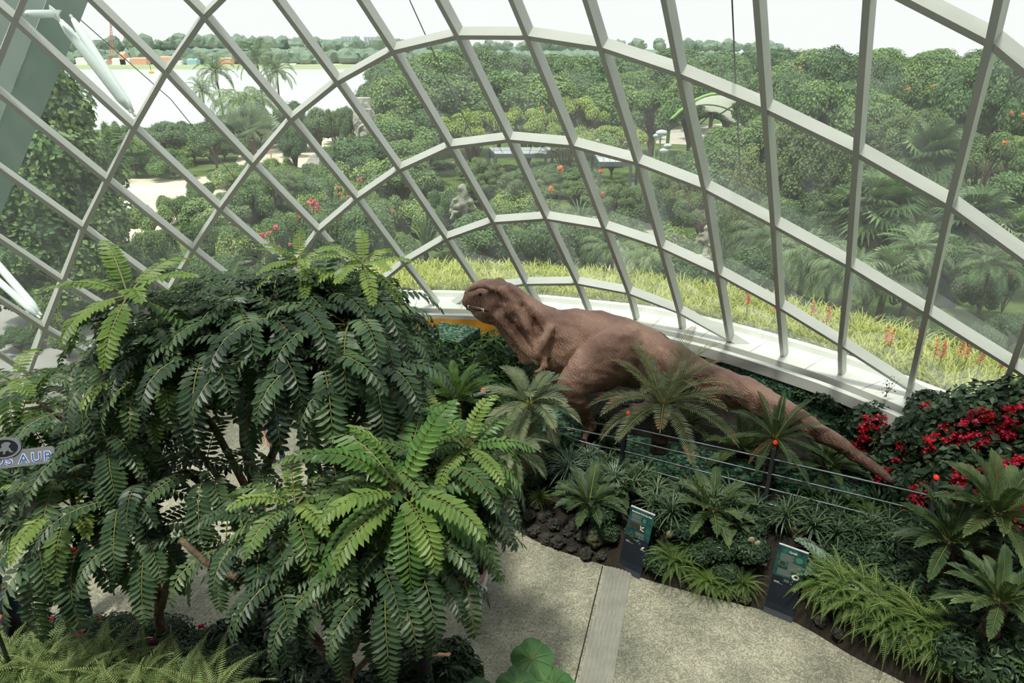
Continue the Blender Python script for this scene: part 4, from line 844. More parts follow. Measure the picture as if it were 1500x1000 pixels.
    for k in range(9):
        u = k / 8; q = A(686 + 22 * u, 449 + 5 * u, 14.62 - .16 * u); m_ = MB(); m_.tube([q + V(0, .02, .03), q + V(0, 0, -.03), q + V(.01, 0, -.065)], [.018, .014, .003], 'tooth', 6); m_.build('tooth', root, True)
    m_ = MB(); m_.blob(A(703, 431, 14.56), .045, 'eye', 2, 0); m_.build('eye', root, True)
    for e_, d_ in toes: m_ = MB(); m_.tube([e_, e_ + d_ * .1 + V(0, 0, -.01), e_ + d_ * .18 + V(0, 0, -.06)], [.05, .035, .004], 'claw', 8); m_.build('claw', root, True)
    for e_, d_ in fing: m_ = MB(); m_.tube([e_, e_ + d_ * .05, e_ + d_ * .1 + V(.02, 0, 0)], [.025, .018, .002], 'claw', 6); m_.build('claw', root, True)
dino()

# ------------------------------------------------------------------ railing
def railing():
    root = empty('railing', (2.4, 12.6, 0), 0, 'steel barrier of six rails on leaning dark posts, curling at its left end', 'fence'); o0 = V(2.4, 12.6, 0)
    pd = V(.42, .91, 0); posts = [(V(2.43, 12.7, 1.92), .15), (V(5.13, 11.5, 1.92), .4), (V(7.6, 10.3, 1.92), .48)]
    def on(p, k, h): return p - V(0, 0, h) - pd * k * h
    for p, k in posts:
        mb = MB(); a = V(pd[1], -pd[0], 0)
        prof = [p + pd * .22 + V(0, 0, .03), p, on(p, k, .5), on(p, k, 1.7)]; vs = []
        for i, q in enumerate(prof):
            t = [.03, .09, .1, .1][i]; dd = V(0, 0, 1) if i == 0 else pd
            vs += [q - a * .035 - dd * t, q + a * .035 - dd * t, q + a * .035 + dd * t, q - a * .035 + dd * t]
        mb.add([v - o0 for v in vs], [(i * 4 + j, i * 4 + (j + 1) % 4, i * 4 + 4 + (j + 1) % 4, i * 4 + 4 + j) for i in range(3) for j in range(4)] + [(3, 2, 1, 0), (12, 13, 14, 15)], 'post_steel'); mb.build('post', root)
        mb = MB(); c = p + V(0, 0, .07) + pd * .08 - o0; mb.tube([c - V(0, 0, .1), c - V(0, 0, .04)], .022, 'post_steel', 8); sk = mb.build('lamp_base', root); mb = MB(); mb.blob(c, .045, 'lamp_red', 3, 0); lp = mb.build('lamp', sk, True); lp['label'] = 'round red glass lamp'
    left = [[(870, 620, 13.3), (845, 612, 13.8), (824, 600, 14.3)], [(860, 633, 13.0), (830, 625, 13.2), (812, 627, 13.2), (797, 632, 13.0)], [(870, 652, 12.7), (840, 643, 12.9), (815, 632, 13.2), (792, 622, 13.5)], [(872, 656, 12.9), (845, 637, 13.3), (824, 624, 13.6)], [(872, 669, 12.8), (845, 654, 13.0), (822, 640, 13.2), (790, 628, 13.5)], [(870, 690, 12.5), (830, 665, 12.7), (790, 645, 13.0), (760, 630, 13.2)]]
    for r_ in range(6):
        h = .22 + .27 * r_; pts = [on(p, k, h) for p, k in posts]; pts = [pts[0] * (1 - t) + pts[1] * t for t in (0, .5)] + [pts[1], (pts[1] + pts[2]) / 2, pts[2]]
        lf = [atY(*q) for q in left[r_]][::-1]
        al = lf + pts; al = smooth(resample(al, 60), 3); mb = MB(); mb.tube([q - o0 for q in al], .021, 'rail_steel', 8); mb.build('rail', root, True)
railing()
q = atY(706, 577, 13.2); root = empty('fence_post', V(q[0], q[1], .4), 0, 'top plate of a barrier post with a red lamp, behind the feathery palms', 'post')
mb = MB(); mb.box(V(-.05, 0, q[2] - .4), (.28, .12, .03), 'sign_silver', np.array(Matrix.Rotation(.35, 3, 'Z'))); mb.build('plate', root); mb = MB(); mb.tube([V(0, 0, -.05), V(0, 0, q[2] - .4)], .04, 'post_steel', 8); mb.build('post', root); mb = MB(); mb.blob(V(.03, 0, q[2] - .4 + .1), .055, 'lamp_red', 3, 0); mb.build('lamp', root, True)
# warning sign hung on the rails
def warn():
    c = atY(810, 634, 12.8); root = empty('warning_sign', c, R(-35), 'small square warning sign with a crossed-out symbol hanging on the rail ends', 'sign')
    mb = MB(); mb.box(V(0, 0, 0), (.3, .02, .44), 'sign_rust'); mb.build('panel', root)
    mb = MB(); mb.box(V(0, -.013, -.06), (.25, .006, .27), 'sign_pale'); f = mb.build('face', root)
    mb = MB(); n = 24
    for k in range(n):
        a, b = 2 * math.pi * k / n, 2 * math.pi * (k + 1) / n; P_ = lambda t, r_: V(math.cos(t) * r_, -.019, -.06 + math.sin(t) * r_); mb.add([P_(a, .075), P_(b, .075), P_(b, .09), P_(a, .09)], [(0, 1, 2, 3)], 'red_paint')
    mb.add([V(-.06, -.0195, .0), V(-.05, -.0195, .01), V(.06, -.0195, -.12), V(.05, -.0195, -.13)], [(0, 1, 2, 3)], 'red_paint'); mb.build('ring', f)
    mb = MB(); mb.blob(V(0, -.018, -.06), (.045, .003, .028), 'black_paint', 2, 0); mb.box(V(-.02, -.018, -.03), (.02, .004, .05), 'black_paint'); mb.build('symbol', f)
    mb = MB(); mb.box(V(0, -.014, .14), (.24, .005, .03), 'sign_pale'); mb.build('caption', f)
warn()

# ------------------------------------------------------------------ text
def text_mesh(s, size, name, parent, M, mt, ext=.001, align='LEFT', bold=0):
    cu = bpy.data.curves.new(name, 'FONT'); cu.body = s; cu.size = size; cu.extrude = ext; cu.align_x = align; cu.offset = bold
    t = bpy.data.objects.new('tmp', cu); COL.objects.link(t); me = bpy.data.meshes.new_from_object(t.evaluated_get(bpy.context.evaluated_depsgraph_get())); bpy.data.objects.remove(t)
    me.transform(M); me.materials.clear(); me.materials.append(MATS[mt]); o = bpy.data.objects.new(name, me); COL.objects.link(o); o.parent = parent; return o
# ------------------------------------------------------------------ information boards
def board(BLp, BRp, label, title, kind):
    w = np.linalg.norm(BRp - BLp); ux = unit(BRp - BLp); bk = V(-ux[1], ux[0], 0)
    rz = math.atan2(ux[1], ux[0]); root = empty('info_board', BLp, rz, label, 'sign')   # local x = across, y = back, z = up
    prof = [(-.03, .0), (-.0, .02), (.05, .06), (.1, .16), (.15, .32), (.2, .46), (.43, 1.16)]
    mb = MB(); vs = []; th = .012
    for (y, z) in prof: vs += [V(0, y, z), V(w, y, z), V(w, y + th, z - .002), V(0, y + th, z - .002)]
    n = len(prof); mb.add(vs, [(i * 4 + j, i * 4 + (j + 1) % 4, i * 4 + 4 + (j + 1) % 4, i * 4 + 4 + j) for i in range(n - 1) for j in range(4)] + [(3, 2, 1, 0), ((n - 1) * 4, (n - 1) * 4 + 1, (n - 1) * 4 + 2, (n - 1) * 4 + 3)], 'board_navy'); mb.build('panel', root)
    mb = MB(); mb.box(V(w / 2, .435, 1.165), (w, .03, .018), 'board_edge'); mb.build('top_edge', root)
    mb = MB(); mb.add([V(.04, .06, .04), V(w - .04, .06, .04), V(w - .04, .4, .03), V(.04, .4, .03), V(.04, .06, .0), V(w - .04, .06, .0), V(w - .04, .4, .0), V(.04, .4, .0)], [(0, 1, 2, 3), (4, 5, 1, 0), (5, 6, 2, 1), (6, 7, 3, 2), (7, 4, 0, 3)], 'board_navy')
    for x in (.06, w - .06): mb.tube([V(x, .39, .02), V(x, .40, 1.05)], .012, 'post_steel', 6)
    mb.build('stand', root)
    p0, p1 = V(0, .2, .46), V(0, .43, 1.16); L_ = np.linalg.norm(p1 - p0); d = (p1 - p0) / L_; nn = V(0, -d[2], d[1]); 
    face_M = np.array([V(1, 0, 0), d, nn]).T
    def P_(u, v, e=.003): return V(u, 0, 0) + p0 + d * v + nn * e
    def rect(u0, v0, u1, v1, mt, e, name, par, parts=None):
        m_ = MB(); a = [P_(u0, v0, e), P_(u1, v0, e), P_(u1, v1, e), P_(u0, v1, e)]; b_ = [q - nn * .002 for q in a]; m_.add(a + b_, [(0, 1, 2, 3), (4, 5, 1, 0), (5, 6, 2, 1), (6, 7, 3, 2), (7, 4, 0, 3)], mt); return m_.build(name, par)
    pr = rect(0, .19, w, .735, 'board_teal', .002, 'print', root)
    rect(0, .60, w, .735, 'board_navy', .003, 'header', pr) if False else None
    def T(s, u, v, size, mt='board_text', align='LEFT', bold=0):
        q = P_(u, v, .006); M_ = Matrix(((1, 0, 0, q[0]), (0, d[1], nn[1], q[1]), (0, d[2], nn[2], q[2]), (0, 0, 0, 1))); return text_mesh(s, size, 'lettering', pr, M_, mt, .0005, align, bold)
    def lines(u0, u1, v1, n_, name='text_block'):
        rect(u0, v1 - .018 * n_ - .006, u1, v1, 'board_panel', .004, name, pr); m_ = MB()
        for k in range(n_):
            v = v1 - .012 - .018 * k; a = [P_(u0 + .006, v, .006), P_(u1 - .006 - .03 * (k % 3 == 2), v, .006), P_(u1 - .006 - .03 * (k % 3 == 2), v - .006, .006), P_(u0 + .006, v - .006, .006)]; m_.add(a, [(3, 2, 1, 0)], 'board_small')
        m_.build('text_line', pr)
    def oval(u, v, ru, rv, mt, e=.005, name='picture'):
        m_ = MB(); n_ = 28; m_.add([P_(u + ru * math.cos(2 * math.pi * k / n_), v + rv * math.sin(2 * math.pi * k / n_), e) for k in range(n_)], [tuple(range(n_))], mt); m_.build(name, pr)
    if kind == 1:
        T(title, w / 2, .655, .042, align='CENTER', bold=.0008)
        lines(.05, .26, .63, 4); lines(.05, .26, .545, 3); rect(.05, .34, .37, .47, 'board_dark', .004, 'picture', pr)
        rect(.29, .52, .35, .59, 'board_green', .004, 'picture', pr)
        m_ = MB()
        for (a, b, c_, dd) in ((.26, .45, .29, .38), (.29, .42, .34, .44), (.27, .38, .35, .36), (.30, .40, .33, .43)): q1, q2 = P_(a, b, .006), P_(c_, dd, .006); m_.tube([q1, q2], .005, 'board_text', 4)
        m_.build('sketch', pr); lines(.19, .38, .31, 3); lines(.19, .38, .245, 2)
    else:
        T(title, w / 2 + .01, .645, .045, align='CENTER', bold=.0008)
        lines(.06, .29, .61, 7); oval(.37, .565, .062, .05, 'board_green'); oval(.12, .425, .068, .052, 'board_green'); oval(.12, .425, .055, .042, 'board_dark', .0065); lines(.21, .43, .485, 8); lines(.06, .29, .335, 6); oval(.37, .26, .062, .048, 'board_text'); oval(.375, .265, .03, .024, 'board_dark', .0065)
    T('Cretaceous' if kind == 1 else 'Gymnosperms', .05, .10, .022) if False else None
    m_ = MB()
    for k, (u0, u1) in enumerate(((.05, .14), (.05, .2))): v = .085 - .02 * k; m_.add([P_(u0, v), P_(u1, v), P_(u1, v - .008), P_(u0, v - .008)], [(3, 2, 1, 0)], 'board_text' if k == 0 else 'board_small')
    for k in range(3): v = .165 - .016 * k; m_.add([P_(.2, v), P_(.29, v), P_(.29, v - .007), P_(.2, v - .007)], [(3, 2, 1, 0)], 'board_small')
    m_.build('text_line', root); m_ = MB(); m_.add([P_(.3, .12), P_(.345, .12), P_(.322, .10)], [(2, 1, 0)], 'board_cyan'); m_.build('arrow', root)
    m_ = MB()   # white dinosaur-like emblem: body wedge with a tail stroke and a word under it
    m_.add([P_(.36, .035), P_(.40, .075), P_(.43, .085), P_(.425, .065), P_(.41, .05), P_(.40, .03), P_(.385, .04)], [(0, 6, 5, 4, 3, 2, 1)], 'board_text'); m_.add([P_(.36, .02), P_(.43, .02), P_(.43, .012), P_(.36, .012)], [(3, 2, 1, 0)], 'board_text'); m_.build('emblem', root)
board(atZ(903, 831, .0), atZ(937, 847, .0), 'dark teal leaning information board headed with a line of white words, by the drain strip', 'Remnants from the Past', 1)
board(atZ(1118, 894, .0), atZ(1160, 911, .0), 'dark teal leaning information board about cycads with oval pictures, at the path edge', 'Cycads', 2)

# ------------------------------------------------------------------ silver name sign, far left
def namesign():
    c = atY(22, 668, 7.6); root = empty('name_sign', V(c[0], c[1], 0), R(14), 'silver sign with raised blue letters and an oval dinosaur badge, at the left frame edge', 'sign'); z = c[2]
    M_ = Matrix.Translation((0, 0, z)) @ Matrix.Rotation(R(62), 4, 'X')
    def fl(mb, pts, y0, y1, mt):
        n = len(pts); vs = [np.array(M_ @ Vector((p[0], p[1], y1))) for p in pts] + [np.array(M_ @ Vector((p[0], p[1], y0))) for p in pts]
        mb.add(vs, [tuple(range(n)), tuple(reversed(range(n, 2 * n)))] + [(k + n, (k + 1) % n + n, (k + 1) % n, k) for k in range(n)], mt)
    mb = MB(); fl(mb, [(-1.0, -.14), (.42, -.14), (.46, -.1), (.46, .04), (.42, .08), (-1.0, .08)], -.04, 0, 'sign_silver'); pl = mb.build('panel', root)
    el = lambda cx, cy, rx, ry: [(cx + rx * math.cos(2 * math.pi * k / 32), cy + ry * math.sin(2 * math.pi * k / 32)) for k in range(32)]
    mb = MB(); fl(mb, el(-.12, .12, .2, .14), -.03, .012, 'sign_silver'); bd = mb.build('badge', root)
    mb = MB(); fl(mb, el(-.12, .12, .165, .11), .012, .016, 'board_navy'); mb.build('badge_face', bd)
    dn = [(-.25, .07), (-.17, .1), (-.14, .13), (-.14, .17), (-.10, .195), (-.05, .19), (-.03, .165), (-.05, .15), (-.06, .13), (-.04, .1), (-.03, .075), (-.0, .055), (-.04, .055), (-.07, .085), (-.1, .07), (-.1, .045), (-.13, .04), (-.12, .08), (-.17, .08)]
    mb = MB(); fl(mb, dn, .016, .02, 'sign_silver'); mb.build('dinosaur_outline', bd)
    for k, ch in enumerate('INOSAUR'):
        x = -.54 + .145 * k; text_mesh(ch, .17, 'letter', pl, M_ @ Matrix.Translation((x, -.1, .002)), 'white_paint', .002, 'LEFT', .008); text_mesh(ch, .17, 'letter', pl, M_ @ Matrix.Translation((x, -.1, .006)), 'letter_blue', .002, 'LEFT', 0)
    mb = MB()
    for x in (-.95,): mb.tube([V(x, .05, 0), V(x, .05, z - .02)], .03, 'post_steel', 8)
    mb.build('stand', root)
namesign()

# ------------------------------------------------------------------ visitors
def person(loc, rz, s, shirt, legs, label, bend=0., pack=None, arm=0.2, hat=None, dress=None, step=.12):
    root = empty('person', loc, rz, label, 'person'); hipz = .9; J = {}
    hip = V(0, 0, .93); ch = hip + V(0, math.sin(bend) * -.42, math.cos(bend) * .42); nk = hip + V(0, math.sin(bend) * -.58, math.cos(bend) * .56); hd = nk + V(0, -.04 - .12 * math.sin(bend), .16)
    B = MB(); S = MB(); T_2 = MB(); Hh = MB(); Sh = MB()
    limb(B, [(hip, .13, .15), ((hip + ch) / 2, .11, .13), (ch, .12, .16), (nk - V(0, 0, .05), .07, .1), (nk + V(0, 0, .02), .055, .055), (hd - V(0, 0, .06), .055, .055)], 'skin', 14)
    B.blob(hd, (.075, .095, .115), 'skin', 3, 0); B.blob(hd + V(0, -.1, -.01), (.014, .02, .025), 'skin', 2, 0); B.blob(hd + V(.075, 0, 0), (.012, .02, .03), 'skin', 2, 0); B.blob(hd + V(-.075, 0, 0), (.012, .02, .03), 'skin', 2, 0)
    limb(S, [(hip + V(0, 0, .0), .135, .175), ((hip + ch) / 2, .125, .155), (ch, .135, .185), (nk - V(0, 0, .06), .08, .12)], 'cloth_navy', 16)
    for sg in (-1, 1):
        sh = nk + V(sg * .18, 0, -.07); el = sh + V(sg * .04, -.05 - arm * .12, -.28); wr = el + V(-sg * .02, -.05 - arm * .25, -.24 + arm * .15)
        limb(B, [(sh, .05, .05), (el, .04, .04), (wr, .027, .03)], 'skin', 10); limb(S, [(nk + V(sg * .08, 0, -.06), .065, .06), (sh, .07, .065), (sh * .3 + el * .7, .06, .058)], 'cloth_navy', 12)
        dd = unit(wr - el); pm = wr + dd * .05; limb(B, [(wr, .025, .03), (pm, .018, .04), (pm + dd * .04, .016, .04)], 'skin', 8)
        for f in range(4): b0 = pm + dd * .04 + V(0, (f - 1.5) * .02, 0); limb(B, [(b0, .009, .009), (b0 + dd * .035 + V(-sg * .008, 0, 0), .008, .008), (b0 + dd * (.06 + .008 * (f in (1, 2))) + V(-sg * .025, 0, 0), .007, .007)], 'skin', 6)
        limb(B, [(wr + dd * .03 + V(0, -.03, 0), .011, .011), (wr + dd * .06 + V(-sg * .02, -.055, 0), .009, .009)], 'skin', 6)
        hp = hip + V(sg * .09, 0, -.04); kn = hp + V(0, -.04 - sg * step * .5, -.40); ak = V(kn[0], kn[1] + .04 - sg * step * .4 + (.1 if sg < 0 else 0) * step, .09)
        limb(B, [(hp, .09, .085), (kn, .058, .058), (ak, .04, .04)], 'skin', 12); limb(T_2, [(hp + V(0, 0, .06), .12, .1), (hp, .1, .098), (kn, .072, .07), (ak + V(0, 0, .02), .06, .055)], 'cloth_black', 12)
        limb(Sh, [(ak + V(0, .03, -.03), .05, .045), (ak + V(0, -.08, -.05), .038, .045), (ak + V(0, -.15, -.06), .028, .04)], 'black_paint', 10)
    fuse(B, 'body', root, .011, 'skin', 3); fuse(S, 'shirt', root, .016, shirt, 4); fuse(T_2, 'trousers', root, .016, legs, 4)
    Sh.build('shoe', root, True) if False else fuse(Sh, 'shoes', root, .014, 'black_paint', 2)
    Hh.blob(hd + V(0, .012, .025), (.086, .1, .11), hat or 'hair', 3, .1, 4, 2); Hh.build('cap' if hat else 'hair', root, True)
    for sg in (-1, 1): m_ = MB(); m_.blob(hd + V(sg * .03, -.088, .008), .012, 'eye', 2, 0); m_.build('eye', root, True)
    m_ = MB(); m_.blob(hd + V(0, -.09, -.045), (.025, .008, .007), 'mouth', 2, 0); m_.build('mouth', root, True)
    if pack: m_ = MB(); m_.blob(ch + V(0, .19, .02), (.16, .12, .22), pack, 3, .15, 3, 4); bk = m_.build('backpack', None, True); bk.location = loc; bk.rotation_euler.z = rz; bk.scale = (s, s, s); tag(bk, 'dark backpack worn by the stooping visitor under the tree', 'bag')
    if dress: m_ = MB(); limb(m_, [(hip + V(0, 0, .1), .14, .17), (hip + V(0, 0, -.15), .22, .25), (hip + V(0, 0, -.45), .28, .33)], dress, 16); m_.build('skirt', root, True)
    root.scale = (s, s, s)
person(atZ(521, 662, 1.5) * V(1, 1, 0), 2.8, 1, 'cloth_navy', 'cloth_black', 'black-haired person in a navy shirt seen through a gap right of the tree trunks', arm=.4)
person(atZ(455, 655, 1.1) * V(1, 1, 0), 1.3, .95, 'cloth_grey', 'cloth_black', 'stooping person in a grey-green shirt with a backpack, under the tree', bend=.7, pack='cloth_black', arm=.8, hat='cloth_grey')
person(atZ(405, 655, .6) * V(1, 1, 0), .4, 1, 'cloth_teal', 'cloth_navy', 'person in blue trousers mostly hidden by leaves, left of the stooping one', step=.4)
person(atZ(611, 918, 1.5) * V(1, 1, 0), 2.2, .95, 'cloth_black', 'cloth_black', 'person all in black below the bright leaf rosette', arm=.6)
person(atZ(95, 812, 1.35) * V(1, 1, 0), .6, .97, 'cloth_red', 'cloth_navy', 'person in a red top behind hanging leaves at the lower left', arm=.3)
person(atZ(703, 836, .8) * V(1, 1, 0), -.5, .97, 'cloth_black', 'cloth_white', 'person in pale trousers at the right edge of the tree leaves', arm=.3, step=.3)
person(atZ(8, 880, 1.2) * V(1, 1, 0), -.9, .97, 'cloth_navy', 'cloth_black', 'person in dark blue cut off by the left frame edge', arm=.3)
# ------------------------------------------------------------------ the big drooping trees
rg = random.Random(21)
def rosette(mb, c, up, n, Lf, ll, lw, mt, droop, tone=None, nl=15, el0=.9, el1=-.35, young=0):
    up = unit(np.array(up, float)); ax = unit(np.cross(up, V(0, 1, .01))); ay = np.cross(up, ax)
    for i in range(n):
        u = (i + .5) / n; az = i * 2.39996 + rg.uniform(-.2, .2); e = el0 + (el1 - el0) * u
        d = up * math.sin(e) + (ax * math.cos(az) + ay * math.sin(az)) * math.cos(e)
        azw = math.atan2(d[1], d[0]); elw = math.asin(max(-1, min(1, d[2])))
        m_ = 'tree_leaf_young' if i < young else mt; k = (.72 + .33 * u) if young else rg.uniform(.8, 1.1)
        frond(mb, c + d * .04, azw, elw, Lf * k, nl, ll * (.75 + .3 * u), lw * (.75 + .3 * u), droop * rg.uniform(.8, 1.2), m_, ang=78, bare=.14, taper='oval', vee=-.05, rr=.011, curl=.12, rg=rg, swing=rg.uniform(-.3, .3), jit=.08)
def bigtree(name_lb, base, hubs, spots, fill, trunks):
    root = empty('leafy_tree', base, 0, name_lb, 'tree'); B = np.array(base, float)
    tk = MB(); 
    for pts, r0, r1 in trunks:
        pts = smooth(resample(pts, 16), 2); tk.tube([p - B for p in pts], np.linspace(r0, r1, 16), 'bark', 9)
    ends = [np.array(p, float) for t in trunks for p in t[0][1:]]
    allc = []
    for sp_ in spots: allc.append(sp_)
    for k, sp_ in enumerate(allc + fill):
        c, up, n, Lf, mt, droop, yg = sp_; mb = MB(); rosette(mb, c - B, up, n, Lf, .25 * Lf / 1.3, .098 * Lf / 1.3, mt, droop, young=yg, nl=16 if Lf > 1 else 13)
        f = mb.build('foliage', root); 
        if yg or mt == 'tree_leaf_young': f['label'] = 'brighter yellow-green young leaves'
        e_ = min(ends, key=lambda q: np.linalg.norm(q - c) + (2 if q[2] > c[2] else 0)); m_ = c * .5 + e_ * .5 + V(0, 0, -.12)
        tk.tube([e_ - B, m_ - B, c - B], [.045, .03, .02], 'bark', 6, False)
    tk.build('trunk', root, True)
A = atY
up_ = (0, -.25, 1)
def S(px, py, Y, n=12, L_=1.3, mt='tree_leaf', dr=1.7, yg=0, up=up_): return (A(px, py, Y), up, n, L_, mt, dr, yg)
def fillers(cs, n, Lr, mt='tree_leaf', low=-.3):
    out = []
    for k in range(n):
        c, r = cs[k % len(cs)]
        q = unit(V(rg.gauss(0, 1), rg.gauss(0, 1) - .4, rg.gauss(0, 1) * .9)); 
        if q[2] < low: q[2] = -q[2]
        c_ = np.array(c) + q * np.array(r) * rg.uniform(.72, .95); out.append((c_, (q[0] * .6, q[1] * .6, .8), rg.choice([8, 9, 10]), rg.uniform(*Lr), mt if rg.random() < .8 else 'tree_leaf_mid', rg.uniform(1.5, 2.2), 0))
    return out
# rear tall tree
T1b = V(-4.2, 9.3, 0)
sp1 = [S(187, 432, 8.2, 11, 1.1, 'tree_leaf_mid', 1.0, 8, (-.2, -.5, 1)), S(208, 540, 8.1, 10, 1.0, 'tree_leaf_mid', 1.2, 4), S(440, 384, 8.9, 11, .7, 'tree_leaf_young', .9, 11, (0, -.3, 1)), S(532, 388, 8.8, 11, .75, 'tree_leaf_young', .9, 11, (.1, -.3, 1)),
       S(335, 438, 9.0, 12), S(400, 438, 8.9, 13), S(470, 441, 9.0, 13), S(515, 446, 8.9, 12), S(548, 474, 8.8, 12, 1.15, 'tree_leaf', 1.9), S(560, 475, 9.0, 9, 1.0, 'tree_leaf_mid', 1.3, 3, (.4, -.2, .9)), S(280, 466, 8.7, 12, 1.3, 'tree_leaf', 1.9), S(350, 466, 8.4, 13, 1.35, 'tree_leaf', 2.0), S(430, 466, 8.3, 13, 1.4, 'tree_leaf', 2.0), S(510, 476, 8.3, 13, 1.35, 'tree_leaf', 2.0), S(235, 480, 8.5, 11, 1.2), S(550, 500, 8.4, 11, 1.1, 'tree_leaf', 2.2), S(575, 545, 8.6, 8, 1.0, 'tree_leaf', 2.0, 0, (.3, -.2, .8)),
       S(390, 520, 8.0, 12, 1.3, 'tree_leaf', 2.1), S(470, 530, 7.9, 12, 1.35, 'tree_leaf', 2.1), S(300, 520, 8.0, 12, 1.3, 'tree_leaf', 2.0), S(545, 545, 7.9, 10, 1.2, 'tree_leaf', 2.0)]
cA = A(390, 500, 8.9); 
fl1 = fillers([(cA, (1.5, .8, .75)), (A(250, 530, 8.6), (.9, .6, .7)), (A(490, 500, 8.9), (.7, .6, .7))], 18, (1.0, 1.35))
tr1 = [([T1b, T1b + V(.1, -.1, 2.2), A(350, 620, 8.9), A(400, 500, 8.9)], .12, .05), ([T1b + V(.1, -.1, 2.0), A(300, 600, 8.6), A(235, 592, 8.2)], .07, .04), ([T1b + V(.08, -.08, 1.6), A(290, 660, 8.5), A(210, 560, 8.2)], .06, .03), ([T1b + V(.1, -.1, 2.6), A(450, 560, 8.8), A(530, 470, 8.8)], .07, .04), ([T1b + V(.05, -.2, 1.4), A(480, 690, 8.4), A(505, 640, 8.3), A(560, 540, 8.5)], .06, .03), ([T1b + V(.1, -.1, 2.4), A(340, 520, 8.7), A(320, 450, 8.8)], .06, .03)]
bigtree('tall drooping tree with long feather-shaped leaves, the one reaching highest against the glass', T1b, None, sp1, fl1, tr1)
mb = MB(); a_, b_ = A(231, 592, 8.15), A(322, 596, 8.6); mb.tube([b_, (a_ + b_) / 2, a_], [.045, .05, .05], 'bark', 9); mb.tube([a_ + V(-.005, 0, 0), a_ + V(-.012, 0, 0)], .047, 'brown_leaf', 9); tag(mb.build('cut_branch', smooth=False), 'sawn-off bare branch stub showing an orange cut end', 'branch')
# centre tree with the bright rosette
T2b = V(-2.2, 6.2, 0)
sp2 = [S(565, 850, 6.3, 9, 1.1, 'tree_leaf', 2.2), S(480, 850, 6.4, 8, 1.05, 'tree_leaf', 2.2), S(400, 850, 6.5, 8, 1.0, 'tree_leaf', 2.1), S(620, 850, 6.4, 7, .9, 'tree_leaf', 2.2), S(587, 722, 6.6, 16, 1.35, 'tree_leaf_bright', 1.2, 5, (.05, -.95, .75)), S(685, 655, 7.4, 13, .95, 'tree_leaf_bright', 1.2, 4, (.2, -.5, .9)), S(700, 690, 7.5, 10, 1.0, 'tree_leaf', 1.7, 0, (.5, -.3, .8)), S(665, 740, 7.3, 10, 1.1, 'tree_leaf', 1.9, 0, (.4, -.4, .8)), S(640, 690, 7.1, 11, 1.2, 'tree_leaf_mid', 1.6), S(545, 690, 7.2, 11, 1.2, 'tree_leaf_mid', 1.5),
       S(432, 742, 6.8, 12, 1.0, 'tree_leaf_mid', 1.4, 3), S(500, 760, 6.9, 11, 1.2, 'tree_leaf', 1.8), S(390, 770, 7.0, 11, 1.1, 'tree_leaf', 1.8), S(600, 790, 6.6, 12, 1.2, 'tree_leaf', 2.0), S(660, 800, 6.8, 9, 1.0, 'tree_leaf_mid', 1.6), S(540, 810, 6.6, 10, 1.15, 'tree_leaf', 2.1), S(450, 820, 6.6, 10, 1.1, 'tree_leaf', 2.1), S(640, 640, 7.9, 10, 1.0, 'tree_leaf_mid', 1.4, 3)]
fl2 = fillers([(A(580, 780, 7.1), (.8, .6, .55)), (A(620, 720, 7.5), (.5, .5, .5))], 9, (.9, 1.2))
tr2 = [([T2b, T2b + V(.1, .2, 1.6), A(480, 800, 6.7), A(520, 740, 6.9), A(587, 724, 6.9)], .1, .04), ([T2b + V(.1, .2, 1.6), A(400, 860, 6.6), A(312, 835, 6.8), A(265, 790, 7.0)], .07, .04), ([T2b + V(.15, .3, 2.0), A(600, 760, 7.1), A(690, 665, 7.4)], .07, .03), ([T2b + V(.1, .2, 1.7), A(440, 800, 6.8), A(432, 752, 6.8)], .06, .03), ([T2b + V(.1, .3, 1.9), A(500, 740, 7.3), A(490, 680, 7.6), A(507, 642, 7.8)], .06, .045)]
bigtree('nearest drooping tree with one bright yellow-green leaf rosette over the path', T2b, None, sp2, fl2, tr2)
# left tree
T3b = atZ(247, 962, 0)
sp3 = [S(105, 742, 8.0, 12, 1.2, 'tree_leaf_mid', 1.4, 4), S(95, 680, 8.4, 10, 1.2, 'tree_leaf', 1.7), S(30, 610, 8.8, 11, 1.15, 'tree_leaf_mid', 1.5, 4), S(110, 600, 8.7, 11, 1.2, 'tree_leaf', 1.8), S(160, 640, 8.3, 11, 1.2, 'tree_leaf', 1.9), S(60, 780, 7.9, 8, 1.4, 'tree_leaf', 2.1), S(120, 790, 7.8, 12, 1.5, 'tree_leaf', 2.1), S(175, 730, 7.8, 11, 1.2, 'tree_leaf', 1.7), S(215, 780, 7.7, 10, 1.2, 'tree_leaf', 1.9), S(300, 690, 8.1, 10, 1.2, 'tree_leaf', 1.8), S(20, 560, 9.0, 9, 1.0, 'tree_leaf_mid', 1.4, 3), S(330, 800, 7.5, 9, 1.0, 'tree_leaf', 1.9)]
fl3 = fillers([(A(150, 690, 8.3), (1.3, .6, .6)), (A(290, 700, 8.2), (.8, .5, .5))], 3, (.95, 1.25))
tr3 = [([T3b, T3b + V(0, 0, 1.0), A(238, 880, 8.1), A(195, 800, 8.0), A(110, 750, 8.0)], .09, .04), ([A(236, 890, 8.1), A(200, 720, 8.2), A(160, 650, 8.3)], .07, .03), ([A(236, 890, 8.1), A(262, 790, 8.0), A(320, 725, 8.0), A(270, 690, 8.2)], .06, .045), ([A(238, 880, 8.1), A(130, 830, 8.0), A(60, 800, 7.9)], .05, .03)]
bigtree('drooping tree over the left path, its leaves hanging down to the near flower bed', T3b, None, sp3, fl3, tr3)
